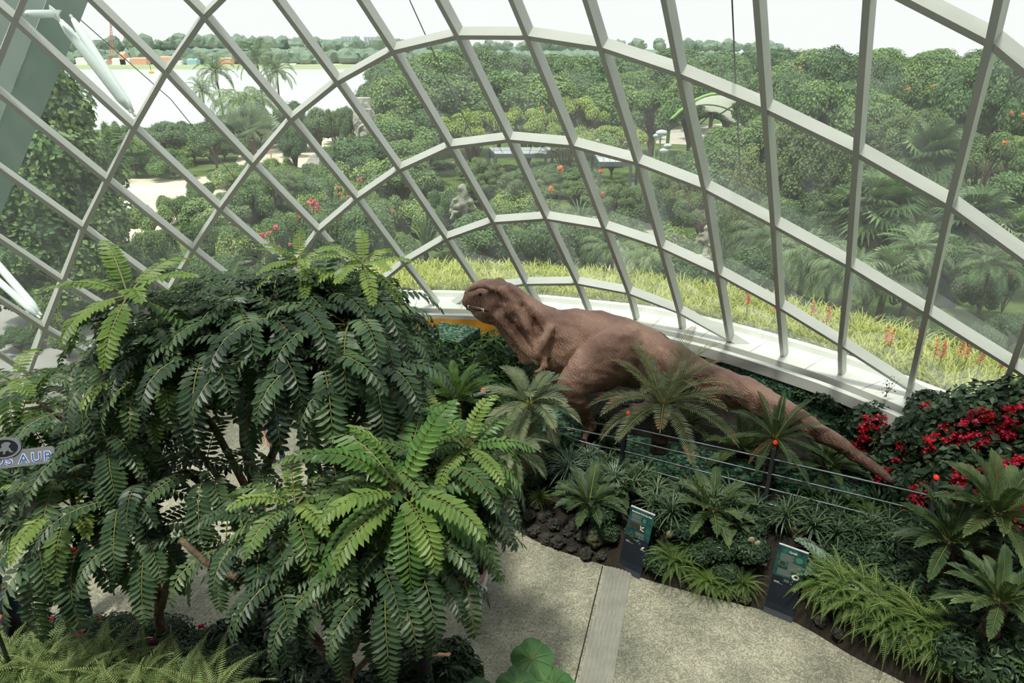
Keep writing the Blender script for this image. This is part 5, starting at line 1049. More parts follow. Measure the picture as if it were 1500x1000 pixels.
# plants behind the tree on the left
for (px, py, s, lb) in ((20, 745, 1.2, 'shaded shrub below the silver name sign'), (60, 720, 1.2, 'dark shrub at the left behind the hanging leaves'), (120, 700, 1.1, 'dark shrub behind the left tree'), (-20, 720, 1.3, 'dark shrub at the left frame edge'), (200, 690, 1.1, 'dark shrub glimpsed between the two trunks')):
    place(b2_, atZ(px, py, 0), px, s * 1.3, lb, 'shrub')
# ------------------------------------------------------------------ outdoor trees: prototypes one metre-ish unit: height 1, crown radius about .42
rnd.seed(5)
def tree_proto(name, mts, n, size, kind='round', seed=0, h=1.0):
    r_ = random.Random(seed); root = empty(name); cm = MB(); lm = MB(); tm = MB()
    lob = []
    if kind == 'round':
        for k in range(26):
            q = unit(V(r_.gauss(0, 1), r_.gauss(0, 1), r_.gauss(0, .8))); q[2] = abs(q[2]) if k % 3 else q[2] * .5; lob.append((V(0, 0, .56) + q * V(.27, .27, .24), r_.uniform(.10, .15)))
    elif kind == 'flat':
        for k in range(30):
            a, d = r_.uniform(0, 6.28), math.sqrt(r_.random()) * .64; lob.append((V(math.cos(a) * d, math.sin(a) * d, .80 - d * d * .35 + r_.uniform(-.04, .04)), r_.uniform(.08, .14)))
    elif kind == 'tall':
        for k in range(16):
            z = .18 + .72 * k / 15; w = .22 * math.sin(math.pi * min(1, .2 + z * .8)); a = k * 2.4; lob.append((V(math.cos(a) * w * .7, math.sin(a) * w * .7, z), r_.uniform(.11, .16)))
    elif kind == 'low':
        for k in range(20):
            a, d = r_.uniform(0, 6.28), math.sqrt(r_.random()) * .55; lob.append((V(math.cos(a) * d, math.sin(a) * d, .45 + r_.uniform(-.1, .18)), r_.uniform(.15, .24)))
    fz = .7 if kind == 'flat' else .85
    for c, r in lob:
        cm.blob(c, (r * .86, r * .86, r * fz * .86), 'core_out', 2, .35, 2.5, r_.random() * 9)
        scatter_leaves(lm, c, (r * 1.1, r * 1.1, r * fz * 1.1), int(n * 2.2) // len(lob), size * .72, mts, .8, .4, .7, r_, low=-.6)
        tm.tube([V(0, 0, .12), c * V(.35, .35, .7), c], [.012, .009, .004], 'bark', 5)
    tm.tube([V(0, 0, 0), V(.005, .01, .2), V(0, 0, .45)], [.022, .018, .012], 'bark', 8)
    return keep(root, lm.build('crown', root), cm.build('inner_crown', root), tm.build('trunk', root))
TP = {
 'green': tree_proto('tree', ['crown_green', 'crown_green', 'crown_light'], 3600, .042, 'round', 1),
 'bushy': tree_proto('tree', ['crown_green', 'crown_light', 'crown_dark'], 5000, .034, 'tall', 12),
 'green2': tree_proto('tree', ['crown_green', 'crown_dark'], 3600, .04, 'round', 2),
 'dark': tree_proto('tree', ['crown_dark', 'crown_dark', 'crown_green'], 3600, .042, 'round', 3),
 'light': tree_proto('tree', ['crown_light', 'crown_light', 'crown_green'], 3600, .04, 'round', 4),
 'olive': tree_proto('tree', ['crown_olive', 'crown_green'], 3200, .034, 'flat', 5),
 'lime': tree_proto('tree', ['crown_lime', 'crown_lime', 'crown_light'], 3800, .036, 'flat', 6),
 'grey': tree_proto('tree', ['crown_grey', 'crown_grey', 'crown_green'], 3200, .034, 'round', 7),
 'tall': tree_proto('tree', ['crown_green', 'crown_olive'], 3200, .045, 'tall', 8),
 'low': tree_proto('shrub', ['crown_green', 'crown_light', 'crown_dark'], 2800, .06, 'low', 9),
 'low2': tree_proto('shrub', ['crown_dark', 'crown_green', 'crown_grey'], 2800, .05, 'low', 10),
 'bright': tree_proto('shrub', ['crown_light', 'crown_lime', 'crown_green'], 2800, .06, 'low', 11),
}
def palm_proto(name, kind, seed):
    root = empty(name); rnd.seed(seed); tm = MB(); cm = MB()
    if kind == 'feather':
        tm.tube([V(0, 0, 0), V(.02, 0, .4), V(0, 0, .78)], [.022, .016, .013], 'bark', 8)
        for i in range(22): frond(cm, V(0, 0, .78), i * 2.4, 1.3 - 1.5 * i / 22, .34, 20, .09, .012, 1.5, 'palm_green', ang=60, vee=.05, rr=.004, simple=True, curl=.25, taper='palm')
    elif kind == 'fan':
        tm.tube([V(0, 0, 0), V(0, 0, .62)], [.04, .03], 'bark', 8)
        for i in range(26):
            az, el = i * 2.4, 1.35 - 1.7 * i / 26; d = V(math.cos(az) * math.cos(el), math.sin(az) * math.cos(el), math.sin(el)); c = V(0, 0, .62) + d * .2; cm.tube([V(0, 0, .62), c], .004, 'palm_green', 3, False); fan_leaf(cm, c, az, el - .35, .2, 'palm_green', 20, 290, .25, roll=rnd.uniform(-.5, .5))
    elif kind == 'silver':
        tm.tube([V(0, 0, 0), V(0, 0, .45)], [.05, .04], 'bark', 8)
        for i in range(30):
            az, el = i * 2.4, 1.4 - 1.5 * i / 30; d = V(math.cos(az) * math.cos(el), math.sin(az) * math.cos(el), math.sin(el)); c = V(0, 0, .45) + d * .26; cm.tube([V(0, 0, .45), c], .004, 'palm_silver', 3, False); fan_leaf(cm, c, az, el, .26, 'palm_silver', 20, 200, .05, roll=rnd.uniform(-1.3, 1.3))
    elif kind == 'drape':
        tm.tube([V(0, 0, 0), V(0, 0, .6)], [.03, .02], 'bark', 8)
        for i in range(30): frond(cm, V(math.cos(i * 2.4) * .05, math.sin(i * 2.4) * .05, .6), i * 2.4, 1.35 - 1.2 * i / 30, .5, 22, .13, .014, 2.4, 'palm_green', ang=55, vee=-.1, rr=.004, simple=True, curl=.4, taper='palm')
    elif kind == 'clump':
        for i in range(60): strap(cm, V(0, 0, .1), i * 2.4, 1.45 - 1.5 * i / 60, .55, .035, 1.6, 'palm_green', 5)
        tm.tube([V(0, 0, 0), V(0, 0, .2)], .05, 'bark', 6)
    return keep(root, cm.build('crown', root), tm.build('trunk', root))
TP['feather'] = palm_proto('palm', 'feather', 1); TP['fan'] = palm_proto('palm', 'fan', 2); TP['silver'] = palm_proto('palm', 'silver', 3); TP['drape'] = palm_proto('palm', 'drape', 4); TP['clump'] = palm_proto('grassy_plant', 'clump', 5)
WORD = {'bushy': ('tall tree leafy to the ground', 'tree'), 'green': ('round mid-green tree', 'tree'), 'green2': ('round deep-green tree', 'tree'), 'dark': ('dark green dense tree', 'tree'), 'light': ('light green leafy tree', 'tree'), 'olive': ('flat-topped fine-leaved olive tree', 'tree'), 'lime': ('flat-topped yellow-green tree', 'tree'), 'grey': ('grey-green tree', 'tree'), 'tall': ('narrow upright feathery tree', 'tree'), 'low': ('green garden shrub', 'shrub'), 'low2': ('dark garden shrub', 'shrub'), 'bright': ('bright green garden shrub', 'shrub'), 'feather': ('feather-leaved palm', 'palm'), 'fan': ('fan palm with shiny pleated leaves', 'palm'), 'silver': ('silvery fan palm', 'palm'), 'drape': ('palm with drooping fronds', 'palm'), 'clump': ('spiky long-leaved tuft', 'plant')}
RAT = {'flat': 1}
def tre(kind, px, ytop, Y, wpx, where, group=None, z0=-.05):
    top = atY(px, ytop, Y); h = max(.8, top[2] - z0); cr = {'olive': .76, 'lime': .76, 'low': .8, 'low2': .8, 'bright': .8, 'tall': .36, 'bushy': .3, 'feather': .36, 'fan': .4, 'silver': .5, 'drape': .42, 'clump': .5}.get(kind, .45)
    hk = {'low': .84, 'low2': .84, 'bright': .84, 'silver': .95, 'fan': .95, 'clump': .55}.get(kind, .98)
    sz = h / hk; w = wpx * .5 * Y / 990 / cr
    lb = WORD[kind][0] + ' ' + where
    return place(TP[kind], V(top[0], Y, z0), (px * 7 + ytop) % 6.28, w, uniq(lb), WORD[kind][1], group, sz)
# named ones, seen through the glass
tre('bushy', 35, 82, 24, 200, 'standing close outside the glass at the left', None)
tre('bushy', 85, 150, 25, 120, 'leaning over the plaza, outside the glass at the left')
tre('bushy', 20, 250, 23, 190, 'low in front of the large tree at the left')
for a in (('low2', 165, 172, 62, 50, 'by the water, left of the plaza'), ('feather', 188, 195, 55, 60, 'short one at the plaza edge'), ('grey', 240, 172, 62, 70, 'on the lake shore behind the plaza'), ('dark', 305, 168, 58, 70, 'with a slim trunk standing on the plaza'), ('low2', 215, 215, 56, 90, 'in the bed behind the plaza'), ('low', 250, 228, 54, 80, 'in the bed at the back of the plaza'), ('clump', 150, 215, 52, 60, 'at the left end of the plaza bed'),
          ('feather', 311, 78, 78, 64, 'tallest on the left, against the lake'), ('feather', 292, 112, 74, 50, 'shorter, left of the tallest palm'), ('feather', 372, 58, 84, 66, 'rising behind the drooping palm'), ('feather', 402, 78, 80, 60, 'at the right of the lakeside palms'), ('drape', 352, 110, 70, 88, 'dome-shaped in the middle of the lakeside palms'), ('silver', 362, 150, 60, 92, 'in front of the dome-shaped one'), ('grey', 408, 150, 66, 50, 'behind the plaza trees'), ('dark', 425, 175, 54, 46, 'small one on the plaza'), ('green2', 427, 140, 70, 40, 'by the lake right of the palms'), ('grey', 462, 150, 66, 46, 'thin one by the plaza path'), ('olive', 485, 152, 68, 44, 'at the plaza path'), ('grey', 505, 148, 66, 34, 'left of the stone column'), ('low', 488, 200, 50, 50, 'hedge along the road'), ('low', 515, 190, 56, 44, 'hedge by the stone column'),
          ('light', 585, 92, 62, 110, 'largest beside the stone column'), ('light', 560, 150, 54, 70, 'just right of the stone column'), ('green', 640, 96, 70, 80, 'right of the column tree'), ('green2', 625, 150, 56, 90, 'below the column tree'), ('light', 600, 190, 48, 80, 'in front of the column tree'), ('bright', 520, 262, 38, 60, 'at the foot of the stone column'),
          ('lime', 690, 152, 55, 120, 'first of the flat-topped row'), ('lime', 775, 148, 57, 110, 'second of the flat-topped row'), ('lime', 850, 132, 62, 90, 'paler, behind the flat-topped row'), ('lime', 900, 175, 54, 120, 'last of the flat-topped row'), ('lime', 830, 175, 50, 100, 'in front of the flat-topped row'),
          ('green', 690, 80, 100, 70, 'above the flat-topped row'), ('dark', 655, 78, 105, 60, 'with spreading crown above the column tree'), ('grey', 735, 95, 90, 80, 'above the flat-topped row, middle'), ('grey', 830, 95, 88, 80, 'behind the pale flat-topped tree'), ('green2', 780, 115, 80, 70, 'between the grey-green trees'), ('dark', 880, 80, 95, 90, 'on the skyline left of the white canopy'), ('green', 935, 95, 80, 80, 'left of the white canopy'), ('grey', 875, 120, 75, 40, 'whitish one behind the flat-topped row'), ('green', 960, 120, 62, 80, 'beside the white canopy'), ('green2', 980, 82, 95, 80, 'behind the white canopy'),
          ('dark', 1075, 64, 75, 70, 'on the skyline above the white canopy'), ('green', 1030, 84, 80, 70, 'behind the canopy roof'), ('green', 1120, 90, 60, 80, 'right of the canopy'), ('light', 1110, 150, 40, 110, 'glossy one partly covering the canopy'), ('green2', 1160, 82, 55, 90, 'tall one right of the canopy'), ('green', 1215, 100, 45, 120, 'glossy one in the middle of the right side'), ('dark', 1235, 48, 70, 90, 'highest on the right skyline'), ('grey', 1300, 68, 66, 70, 'thin-leaved one on the right skyline'), ('light', 1290, 115, 48, 90, 'with yellow-green top at the right'), ('olive', 1350, 140, 42, 140, 'spreading below the right skyline'), ('dark', 1345, 92, 70, 70, 'between the two tall skyline trees at the right'), ('dark', 1385, 88, 66, 50, 'small one on the right skyline'), ('dark', 1445, 62, 50, 110, 'large one at the right end of the skyline'), ('dark', 1510, 50, 48, 110, 'cut by the right frame edge'), ('olive', 1460, 175, 36, 150, 'with orange blossoms at the right edge'), ('green', 1500, 240, 32, 110, 'at the right frame edge'),
          ('fan', 1375, 170, 33, 130, 'standing highest at the right'), ('fan', 1300, 245, 27, 150, 'broad one behind the middle of the right panes'), ('fan', 1240, 268, 28, 90, 'left of the broad fan palm'), ('fan', 1440, 270, 27, 140, 'at the right between two ribs'), ('fan', 1500, 300, 26, 120, 'cut by the right frame edge'), ('tall', 1190, 185, 34, 90, 'behind the drooping palms'), ('tall', 1155, 175, 36, 70, 'second, left of the first feathery tree'), ('tall', 1230, 200, 36, 60, 'third, near the broad fan palm'), ('tall', 1100, 215, 34, 60, 'below the canopy tree'),
          ('drape', 1190, 320, 24, 140, 'in the dark grove near the glass'), ('drape', 1130, 300, 26, 110, 'left of the dark grove'), ('drape', 1250, 345, 22, 120, 'right in the dark grove'), ('drape', 900, 330, 27, 100, 'beside the narrow garden path'), ('drape', 955, 340, 24, 90, 'right of the garden path palm'), ('clump', 620, 300, 31, 70, 'below the rock sculpture'), ('clump', 850, 285, 36, 70, 'near the middle panes'), ('clump', 790, 270, 38, 60, 'left of the bare branches'), ('feather', 1350, 335, 23, 130, 'low by the path at the right'), ('feather', 1460, 360, 22, 120, 'low at the right'), ('fan', 1310, 360, 22, 110, 'low and dark behind the orange flowers'), ('clump', 1420, 330, 26, 60, 'small bright one by the path at the right'), ('olive', 990, 238, 33, 110, 'with a fine spreading crown below the canopy'), ('olive', 905, 262, 36, 90, 'below the solar roof'), ('olive', 1040, 268, 31, 110, 'under the canopy tree'), ('olive', 770, 240, 42, 90, 'with orange blossoms near the solar roof'), ('olive', 700, 225, 44, 80, 'behind the rock sculpture'),
          ('low2', 170, 400, 24, 60, 'small one by the striped crossing'), ('clump', 180, 345, 24, 70, 'at the plaza corner'), ('bright', 60, 430, 21, 60, 'low one outside the lowest left panes'), ('low2', 20, 480, 20.5, 90, 'dark one outside the lowest left panes'), ('low', 90, 480, 20, 70, 'beneath the white struts')):
    tre(*a)
rows = [(20.6, 1.3, ['low2', 'low', 'low2', 'drape', 'low2'], 62, 400, 1540, 'in the first row beyond the grass strip', 1.6), (24, 2.2, ['low', 'low2', 'clump', 'low2', 'green2'], 60, 190, 1560, 'in the second row beyond the grass strip', 2.0), (28.5, 2.8, ['low', 'green2', 'bright', 'low2', 'low'], 60, 215, 1560, 'in the third row of the garden', 2.5), (34, 2.6, ['low', 'bright', 'low2', 'green', 'low'], 60, 300, 1560, 'in the fourth row of the garden', 3), (41, 3.2, ['bright', 'low', 'green', 'low2', 'olive'], 60, 400, 1560, 'in the fifth row of the garden', 4), (50, 4.0, ['low', 'green', 'light', 'low2', 'green2'], 60, 520, 1560, 'in the sixth row, deep in the garden', 5), (66, 7.0, ['green', 'dark', 'light', 'grey'], 58, 560, 1560, 'in the wood behind the garden', 7), (92, 8.0, ['green2', 'green', 'grey', 'dark'], 50, 560, 1540, 'far back in the wood', 9), (125, 8.2, ['green', 'dark', 'green2'], 44, 570, 1540, 'at the back of the wood', 11), (180, 8.6, ['dark', 'green2', 'green'], 40, 575, 1540, 'on the wooded skyline', 14)]
rows += [(48, 1.3, ['low', 'low2', 'bright', 'low'], 26, 640, 1000, 'around the pale pavilion roofs', 2.6), (58, 1.5, ['low', 'low2', 'low'], 24, 640, 900, 'under the flat-topped trees', 3.2), (31, 1.7, ['low', 'low2', 'bright'], 34, 330, 820, 'between the third and fourth garden rows', 2.2), (37, 1.9, ['low', 'bright', 'low2'], 32, 320, 780, 'between the fourth and fifth garden rows', 2.6), (45, 2.2, ['low', 'low2', 'bright'], 34, 440, 900, 'between the fifth and sixth garden rows', 3.2), (26, 1.5, ['low2', 'low'], 40, 200, 1000, 'between the second and third garden rows', 2.0), (62, 2.2, ['low', 'low2', 'bright'], 26, 140, 350, 'on the lake bank behind the plaza', 5), (74, 3.0, ['low', 'low2', 'grey'], 28, 240, 560, 'along the water by the lakeside palms', 6), (50, 1.8, ['low', 'low2', 'low'], 34, 340, 560, 'in the bed between plaza and road', 4)]
rw = random.Random(11)
ORD = ['first', 'second', 'third', 'fourth', 'fifth', 'sixth', 'seventh', 'eighth', 'ninth', 'tenth', 'eleventh', 'twelfth', 'thirteenth', 'fourteenth', 'fifteenth', 'sixteenth', 'seventeenth', 'eighteenth', 'nineteenth', 'twentieth', 'twenty-first', 'twenty-second', 'twenty-third', 'twenty-fourth', 'twenty-fifth', 'twenty-sixth', 'twenty-seventh']
SKIP = [(0, 0, 0, 0), (560, 720, 18, 23), (845, 985, 18, 26), (600, 700, 20, 31), (640, 1000, 49.9, 56)]
for (Y, h, kinds, stp, x0, x1, wh, wd) in rows:
    n_ = 0; px = x0
    while px < x1:
        hh = h * rw.uniform(.75, 1.25) * (1.25 if px > 1050 and Y < 60 else 1) * (.55 if 630 < px < 990 and 35 < Y < 60 else 1); k_ = rw.choice(kinds); z = hh; pt = atZ(px, 500, 0); 
        Yj = Y * rw.uniform(.95, 1.06); w = wd * rw.uniform(.8, 1.2)
        x = (px - 750) * (Yj * .922 + .3875 * (H - hh)) / 1000
        if not any(a < px < b and c < Yj < d for a, b, c, d in SKIP):
            s_ = w / 2 / ({'olive': .76, 'low': .8, 'low2': .8, 'bright': .8, 'drape': .42, 'clump': .5}.get(k_, .45))
            place(TP[k_], V(x, Yj, -.05), rw.uniform(0, 6), s_ * (1.15 if k_ in ('green', 'green2') else 1), '%s %s, %s from the left' % (WORD[k_][0], wh, ORD[min(n_, 26)]), WORD[k_][1], 'planting ' + wh, hh / .88); n_ += 1
        px += stp * rw.uniform(.75, 1.2)
# small low hedges on the slope to the plaza
for k, (px, py, Y) in enumerate([(335, 285, 40), (300, 305, 37), (375, 270, 42), (260, 325, 33), (410, 262, 44), (345, 320, 33), (395, 300, 36), (300, 345, 29), (440, 290, 37), (470, 270, 40), (225, 345, 30), (370, 350, 28)]):
    q = atZ(px, py, 0); place(TP['bright' if k % 2 == 0 else 'low'], V(q[0], q[1], -.1), k, 1.7, '%s in the bank beside the plaza, %s from the water side' % ('bright low hedge clump' if k % 2 == 0 else 'green low hedge clump', ORD[k]), 'hedge', 'hedge clumps by the plaza', 2.2)
# flower heads in the garden
fp = {}
for nm in ('pink_flower', 'orange_flower'):
    mb = MB(); scatter_leaves(mb, V(0, 0, 0), (.22, .2, .16), 60, .12, [nm], .3, .2, .8); st = empty('flower_cluster'); a_ = mb.build('petals', st); mb = MB(); mb.tube([V(0, 0, -3.8), V(0, 0, 0)], .02, 'bark', 4); fp[nm] = keep(st, a_, mb.build('stem', st))
for k, (px, py, Y, s, nm) in enumerate([(458, 296, 34, 1.3, 'pink_flower'), (463, 303, 34, 1., 'pink_flower'), (404, 333, 30, .8, 'pink_flower'), (395, 341, 30, .6, 'pink_flower'), (440, 317, 31, .6, 'pink_flower'), (384, 344, 29, .8, 'pink_flower'), (408, 362, 27, .6, 'pink_flower'), (412, 366, 27, .6, 'pink_flower'), (425, 358, 27, .5, 'pink_flower'), (439, 350, 28, .5, 'pink_flower'), (494, 274, 36, .5, 'pink_flower'), (498, 284, 36, .5, 'pink_flower'), (527, 263, 40, .8, 'pink_flower'), (544, 301, 33, .5, 'pink_flower'), (576, 309, 32, .5, 'pink_flower'), (325, 306, 35, .7, 'pink_flower'), (510, 288, 35, .5, 'pink_flower'),
        (820, 246, 42, 1.0, 'orange_flower'), (822, 250, 42, .8, 'orange_flower'), (806, 276, 38, 1.1, 'orange_flower'), (881, 250, 42, .8, 'orange_flower'), (664, 238, 44, .5, 'orange_flower'), (795, 157, 56, .6, 'orange_flower'), (1172, 100, 60, .7, 'orange_flower'), (1330, 130, 50, .7, 'orange_flower'), (1366, 126, 50, .6, 'orange_flower'), (1472, 208, 36, .6, 'orange_flower'), (1500, 168, 40, .8, 'orange_flower'), (1482, 165, 40, .6, 'orange_flower'), (883, 283, 36, .6, 'orange_flower'), (723, 204, 48, .6, 'orange_flower')]):
    place(fp[nm], atY(px, py, Y * .93), k, s, '%s flower cluster in the garden, %s counted from the left' % (nm.split('_')[0], ORD[k if k < 17 else k - 17]), 'flower', nm.split('_')[0] + ' flower clusters outside')
# grass strip beyond the ledge with flower spikes
rnd.seed(9); mb = MB(); sv = MB()
def strip_pt(k, d):
    i = min(int(k), 78); f = k - i; q = BL[i] * (1 - f) + BL[i + 1] * f; n_ = NO[i]; return V(q[0] + n_[0] * d, q[1] + n_[1] * d, 2.08 + .08 * d)
for _ in range(15000):
    k = rnd.uniform(8, 78.5); d = .85 + 2.1 * rnd.random(); q = strip_pt(k, d); strap(mb, q, rnd.uniform(0, 6.28), rnd.uniform(.7, 1.45), rnd.uniform(.32, .62), .035, rnd.uniform(.8, 1.8), 'strip_grass', 4)
for _ in range(2600):
    k = rnd.uniform(22, 56); d = .72 + .35 * rnd.random(); q = strip_pt(k, d); strap(sv, q, rnd.uniform(0, 6.28), rnd.uniform(.2, 1.3), rnd.uniform(.15, .28), .03, 1.6, 'strip_silver', 4)
tag(mb.build('grass'), 'yellow-green strappy grass in the bed just outside the glass', 'grass', kind='stuff'); tag(sv.build('ground_cover'), 'low silvery tufts along the front of the grass bed', 'plants', kind='stuff')
sp_ = empty('flower_spike'); mb = MB(); mb.tube([V(0, 0, 0), V(0, 0, .8)], .008, 'fern_leaf', 5); a_ = mb.build('stalk', sp_); mb = MB()
for i in range(5): scatter_leaves(mb, V(.02 * math.sin(i), .02 * math.cos(i), .62 + .085 * i), (.085 - .013 * i, .085 - .013 * i, .04), 22, .055, ['orange_flower'], .3, .1, .7)
keep(sp_, a_, mb.build('florets', sp_))
for j, (px, py) in enumerate([(1218, 458), (1191, 482), (1137, 455), (1095, 462), (1340, 497), (1368, 505), (1378, 520), (1410, 508), (1426, 506), (1305, 492), (1302, 508), (1470, 530), (1100, 448), (1442, 516)]):
    best = None
    for kk_ in np.linspace(24, 78, 120):
        for d_ in (1.2, 1.7, 2.2, 2.7):
            q = strip_pt(kk_, d_) + V(0, 0, .85); dd = q - V(0, 0, H); w_ = dd @ Fv; e_ = abs(750 + 1000 * dd[0] / w_ - px) + abs(500 - 1000 * (dd @ Uv) / w_ - py)
            if best is None or e_ < best[0]: best = (e_, q)
    place(sp_, best[1] - V(0, 0, .85), j, rnd.uniform(.9, 1.1), 'orange flower spike in the grass bed, %s along from the left' % ORD[sorted([1218, 1191, 1137, 1095, 1340, 1368, 1378, 1410, 1426, 1305, 1302, 1470, 1100, 1442]).index(px)], 'flower', 'orange spikes in the grass bed')

# ------------------------------------------------------------------ built things outside
def column():
    b = atZ(546, 270, 0); b = V(b[0], b[1], 0); root = empty('carved_column', b, 0, 'weathered pale stone column carved with twisting relief, outside by the trees', 'column')
    hgt = atY(527, 143, b[1])[2]; cur = MB(); n = 40; m_ = 90; vs = []
    for r in range(m_):
        z = hgt * r / (m_ - 1); w = .62 + .1 * (z / hgt > .45) * math.sin(math.pi * min(1, (z / hgt - .45) / .4)) if z / hgt < .88 else .56
        for k in range(n):
            th = 2 * math.pi * k / n; c_, s_ = math.cos(th), math.sin(th); q = max(abs(c_), abs(s_)) ** .75
            d = w / q + .16 * noise.noise(Vector((c_ * 2, s_ * 2, z * 1.7))) + .09 * math.sin(z * 4 + th * 2) + .05 * noise.noise(Vector((c_ * 6, s_ * 6, z * 5)))
            if z > hgt * .955: d = w / q * 1.08
            vs.append(V(c_ * d - .9 * (z / hgt) * .35, s_ * d, z))
    cur.add(vs, [(r * n + k, r * n + (k + 1) % n, (r + 1) * n + (k + 1) % n, (r + 1) * n + k) for r in range(m_ - 1) for k in range(n)] + [tuple((m_ - 1) * n + k for k in range(n))], 'stone'); cur.build('shaft', root)
    mb = MB(); mb.box(V(0, 0, .15), (2, 2, .35), 'stone'); mb.build('base', root); mb = MB()
    for k in range(20): a = math.pi * k / 19; mb.blob(V(math.cos(a) * .42 - .2, -.78, hgt * .62 + math.sin(a) * .5), .09, 'stone', 1, 0)
    mb.blob(V(-.2, -.74, hgt * .6), (.28, .15, .22), 'stone', 2, .4, 3, 2); mb.build('relief', root)
column()
def sculpture(px, py, Y, hpx, lb, seed):
    b = atY(px, py, Y); s = hpx * Y / 960; root = empty('rock_sculpture', b, 0, lb, 'sculpture'); r_ = random.Random(seed); mb = MB(); p = V(0, 0, 0)
    limb(mb, [(V(0, 0, -.6 * s), .12 * s, .16 * s), (V(.05 * s, 0, 0), .1 * s, .1 * s), (V(-.05 * s, 0, .3 * s), .2 * s, .22 * s), (V(.05 * s, 0, .55 * s), .12 * s, .14 * s), (V(0, 0, .85 * s), .17 * s, .17 * s)], 'scholar_stone', 12)
    for k in range(5): a = r_.uniform(-1, 1); z = r_.uniform(.05, .6) * s; sg = 1 if k % 2 else -1; limb(mb, [(V(0, 0, z), .08 * s, .1 * s), (V(sg * .3 * s, a * .1 * s, z - .05 * s), .07 * s, .09 * s), (V(sg * .42 * s, a * .1 * s, z - .25 * s), .05 * s, .05 * s)], 'scholar_stone', 8)
    fuse(mb, 'stone', root, s * .045, 'scholar_stone', 1, lambda q: .09 * s * noise.noise(Vector(q) * (4 / s))); m2 = MB(); m2.box(V(0, 0, -.6 * s - b[2] * .0), (.5 * s, .5 * s, .2), 'stone'); m2.tube([V(0, 0, -b[2]), V(0, 0, -.6 * s)], .25 * s, 'stone', 8); m2.build('pedestal', root)
sculpture(678, 312, 33, 40, 'pale twisted rock sculpture among dark shrubs, seen through the middle-left panes', 1)
sculpture(1033, 360, 23, 30, 'small grey rock sculpture in the grove right of the middle', 2)
sculpture(990, 448 - 120, 26, 14, 'small stone lantern-like rock by the garden path', 3) if False else None
# canopy: white membrane on green arched steel
def canopy():
    c = atY(1035, 160, 62); root = empty('canopy', V(c[0], c[1], 0), 0, 'white membrane canopy on green curved steel arches, outside beyond the trees', 'canopy'); z = c[2]; mb = MB(); vs = []; n = 14; cz = lambda u, v: z - .5 + (1.9 - .5 * (v + 1)) * (1 - u * u) - 1.0 * (v + 1) * .5
    for i in range(n):
        for j in range(n):
            u, v = i / (n - 1) * 2 - 1, j / (n - 1) * 2 - 1; vs.append(V(u * 3.6, v * 3.2, cz(u, v)))
    mb.add(vs, [(i * n + j, (i + 1) * n + j, (i + 1) * n + j + 1, i * n + j + 1) for i in range(n - 1) for j in range(n - 1)], 'membrane'); mb.build('membrane', root, True)
    for v in (-1, 0, 1):
        m_ = MB(); m_.tube([V(u * 3.6, v * 3.2, cz(u, v) + .03) for u in np.linspace(-1, 1, 13)], .12, 'green_steel', 8); m_.build('arch', root)
    for u in (-.95, -.5, .5, .95): m_ = MB(); m_.tube([V(u * 3.6, v, cz(u, v / 3.2) - .05) for v in (-3.2, 0, 3.2)], .08, 'green_steel', 6); m_.build('rib', root)
    for x in (-3, 3): m_ = MB(); m_.tube([V(x, .5, 0), V(x, .5, z + .4)], .16, 'green_steel', 8); m_.build('post', root)
canopy()
# solar panelled roof among the garden
def solar(px0, py0, px1, py1, z, lb):
    a = atZ(px0, py0, z); b = atZ(px1, py0, z); c = atZ(px1 + 10, py1, z); d = atZ(px0 - 10, py1, z); ctr = (a + b + c + d) / 4; root = empty('pavilion', V(ctr[0], ctr[1], 0), 0, lb, 'pavilion'); mb = MB(); L_ = [q - V(ctr[0], ctr[1], 0) for q in (a, b, c, d)]; mb.add(L_ + [q - V(0, 0, .25) for q in L_], [(0, 1, 2, 3), (4, 7, 6, 5), (0, 4, 5, 1), (1, 5, 6, 2), (2, 6, 7, 3), (3, 7, 4, 0)], 'solar_frame'); mb.build('roof', root)
    n = 6
    for i in range(n):
        for j in range(2):
            P2 = lambda u, v: (L_[0] * (1 - u) + L_[1] * u) * (1 - v) + (L_[3] * (1 - u) + L_[2] * u) * v + V(0, 0, .03); m_ = MB(); m_.add([P2((i + .04) / n, (j + .04) / 2), P2((i + .96) / n, (j + .04) / 2), P2((i + .96) / n, (j + .96) / 2), P2((i + .04) / n, (j + .96) / 2)], [(0, 1, 2, 3)], 'solar'); m_.build('solar_panel', root)
    for q in L_: m_ = MB(); m_.tube([V(q[0], q[1], 0), q * V(.98, .98, 1) - V(0, 0, .2)], .1, 'solar_frame', 6); m_.build('post', root)
solar(878, 238, 925, 222, 2.6, 'low pavilion with a pale solar-panelled roof behind the flat-topped trees')
solar(725, 226, 800, 216, 2.4, 'long pale pavilion roof glimpsed under the flat-topped trees')
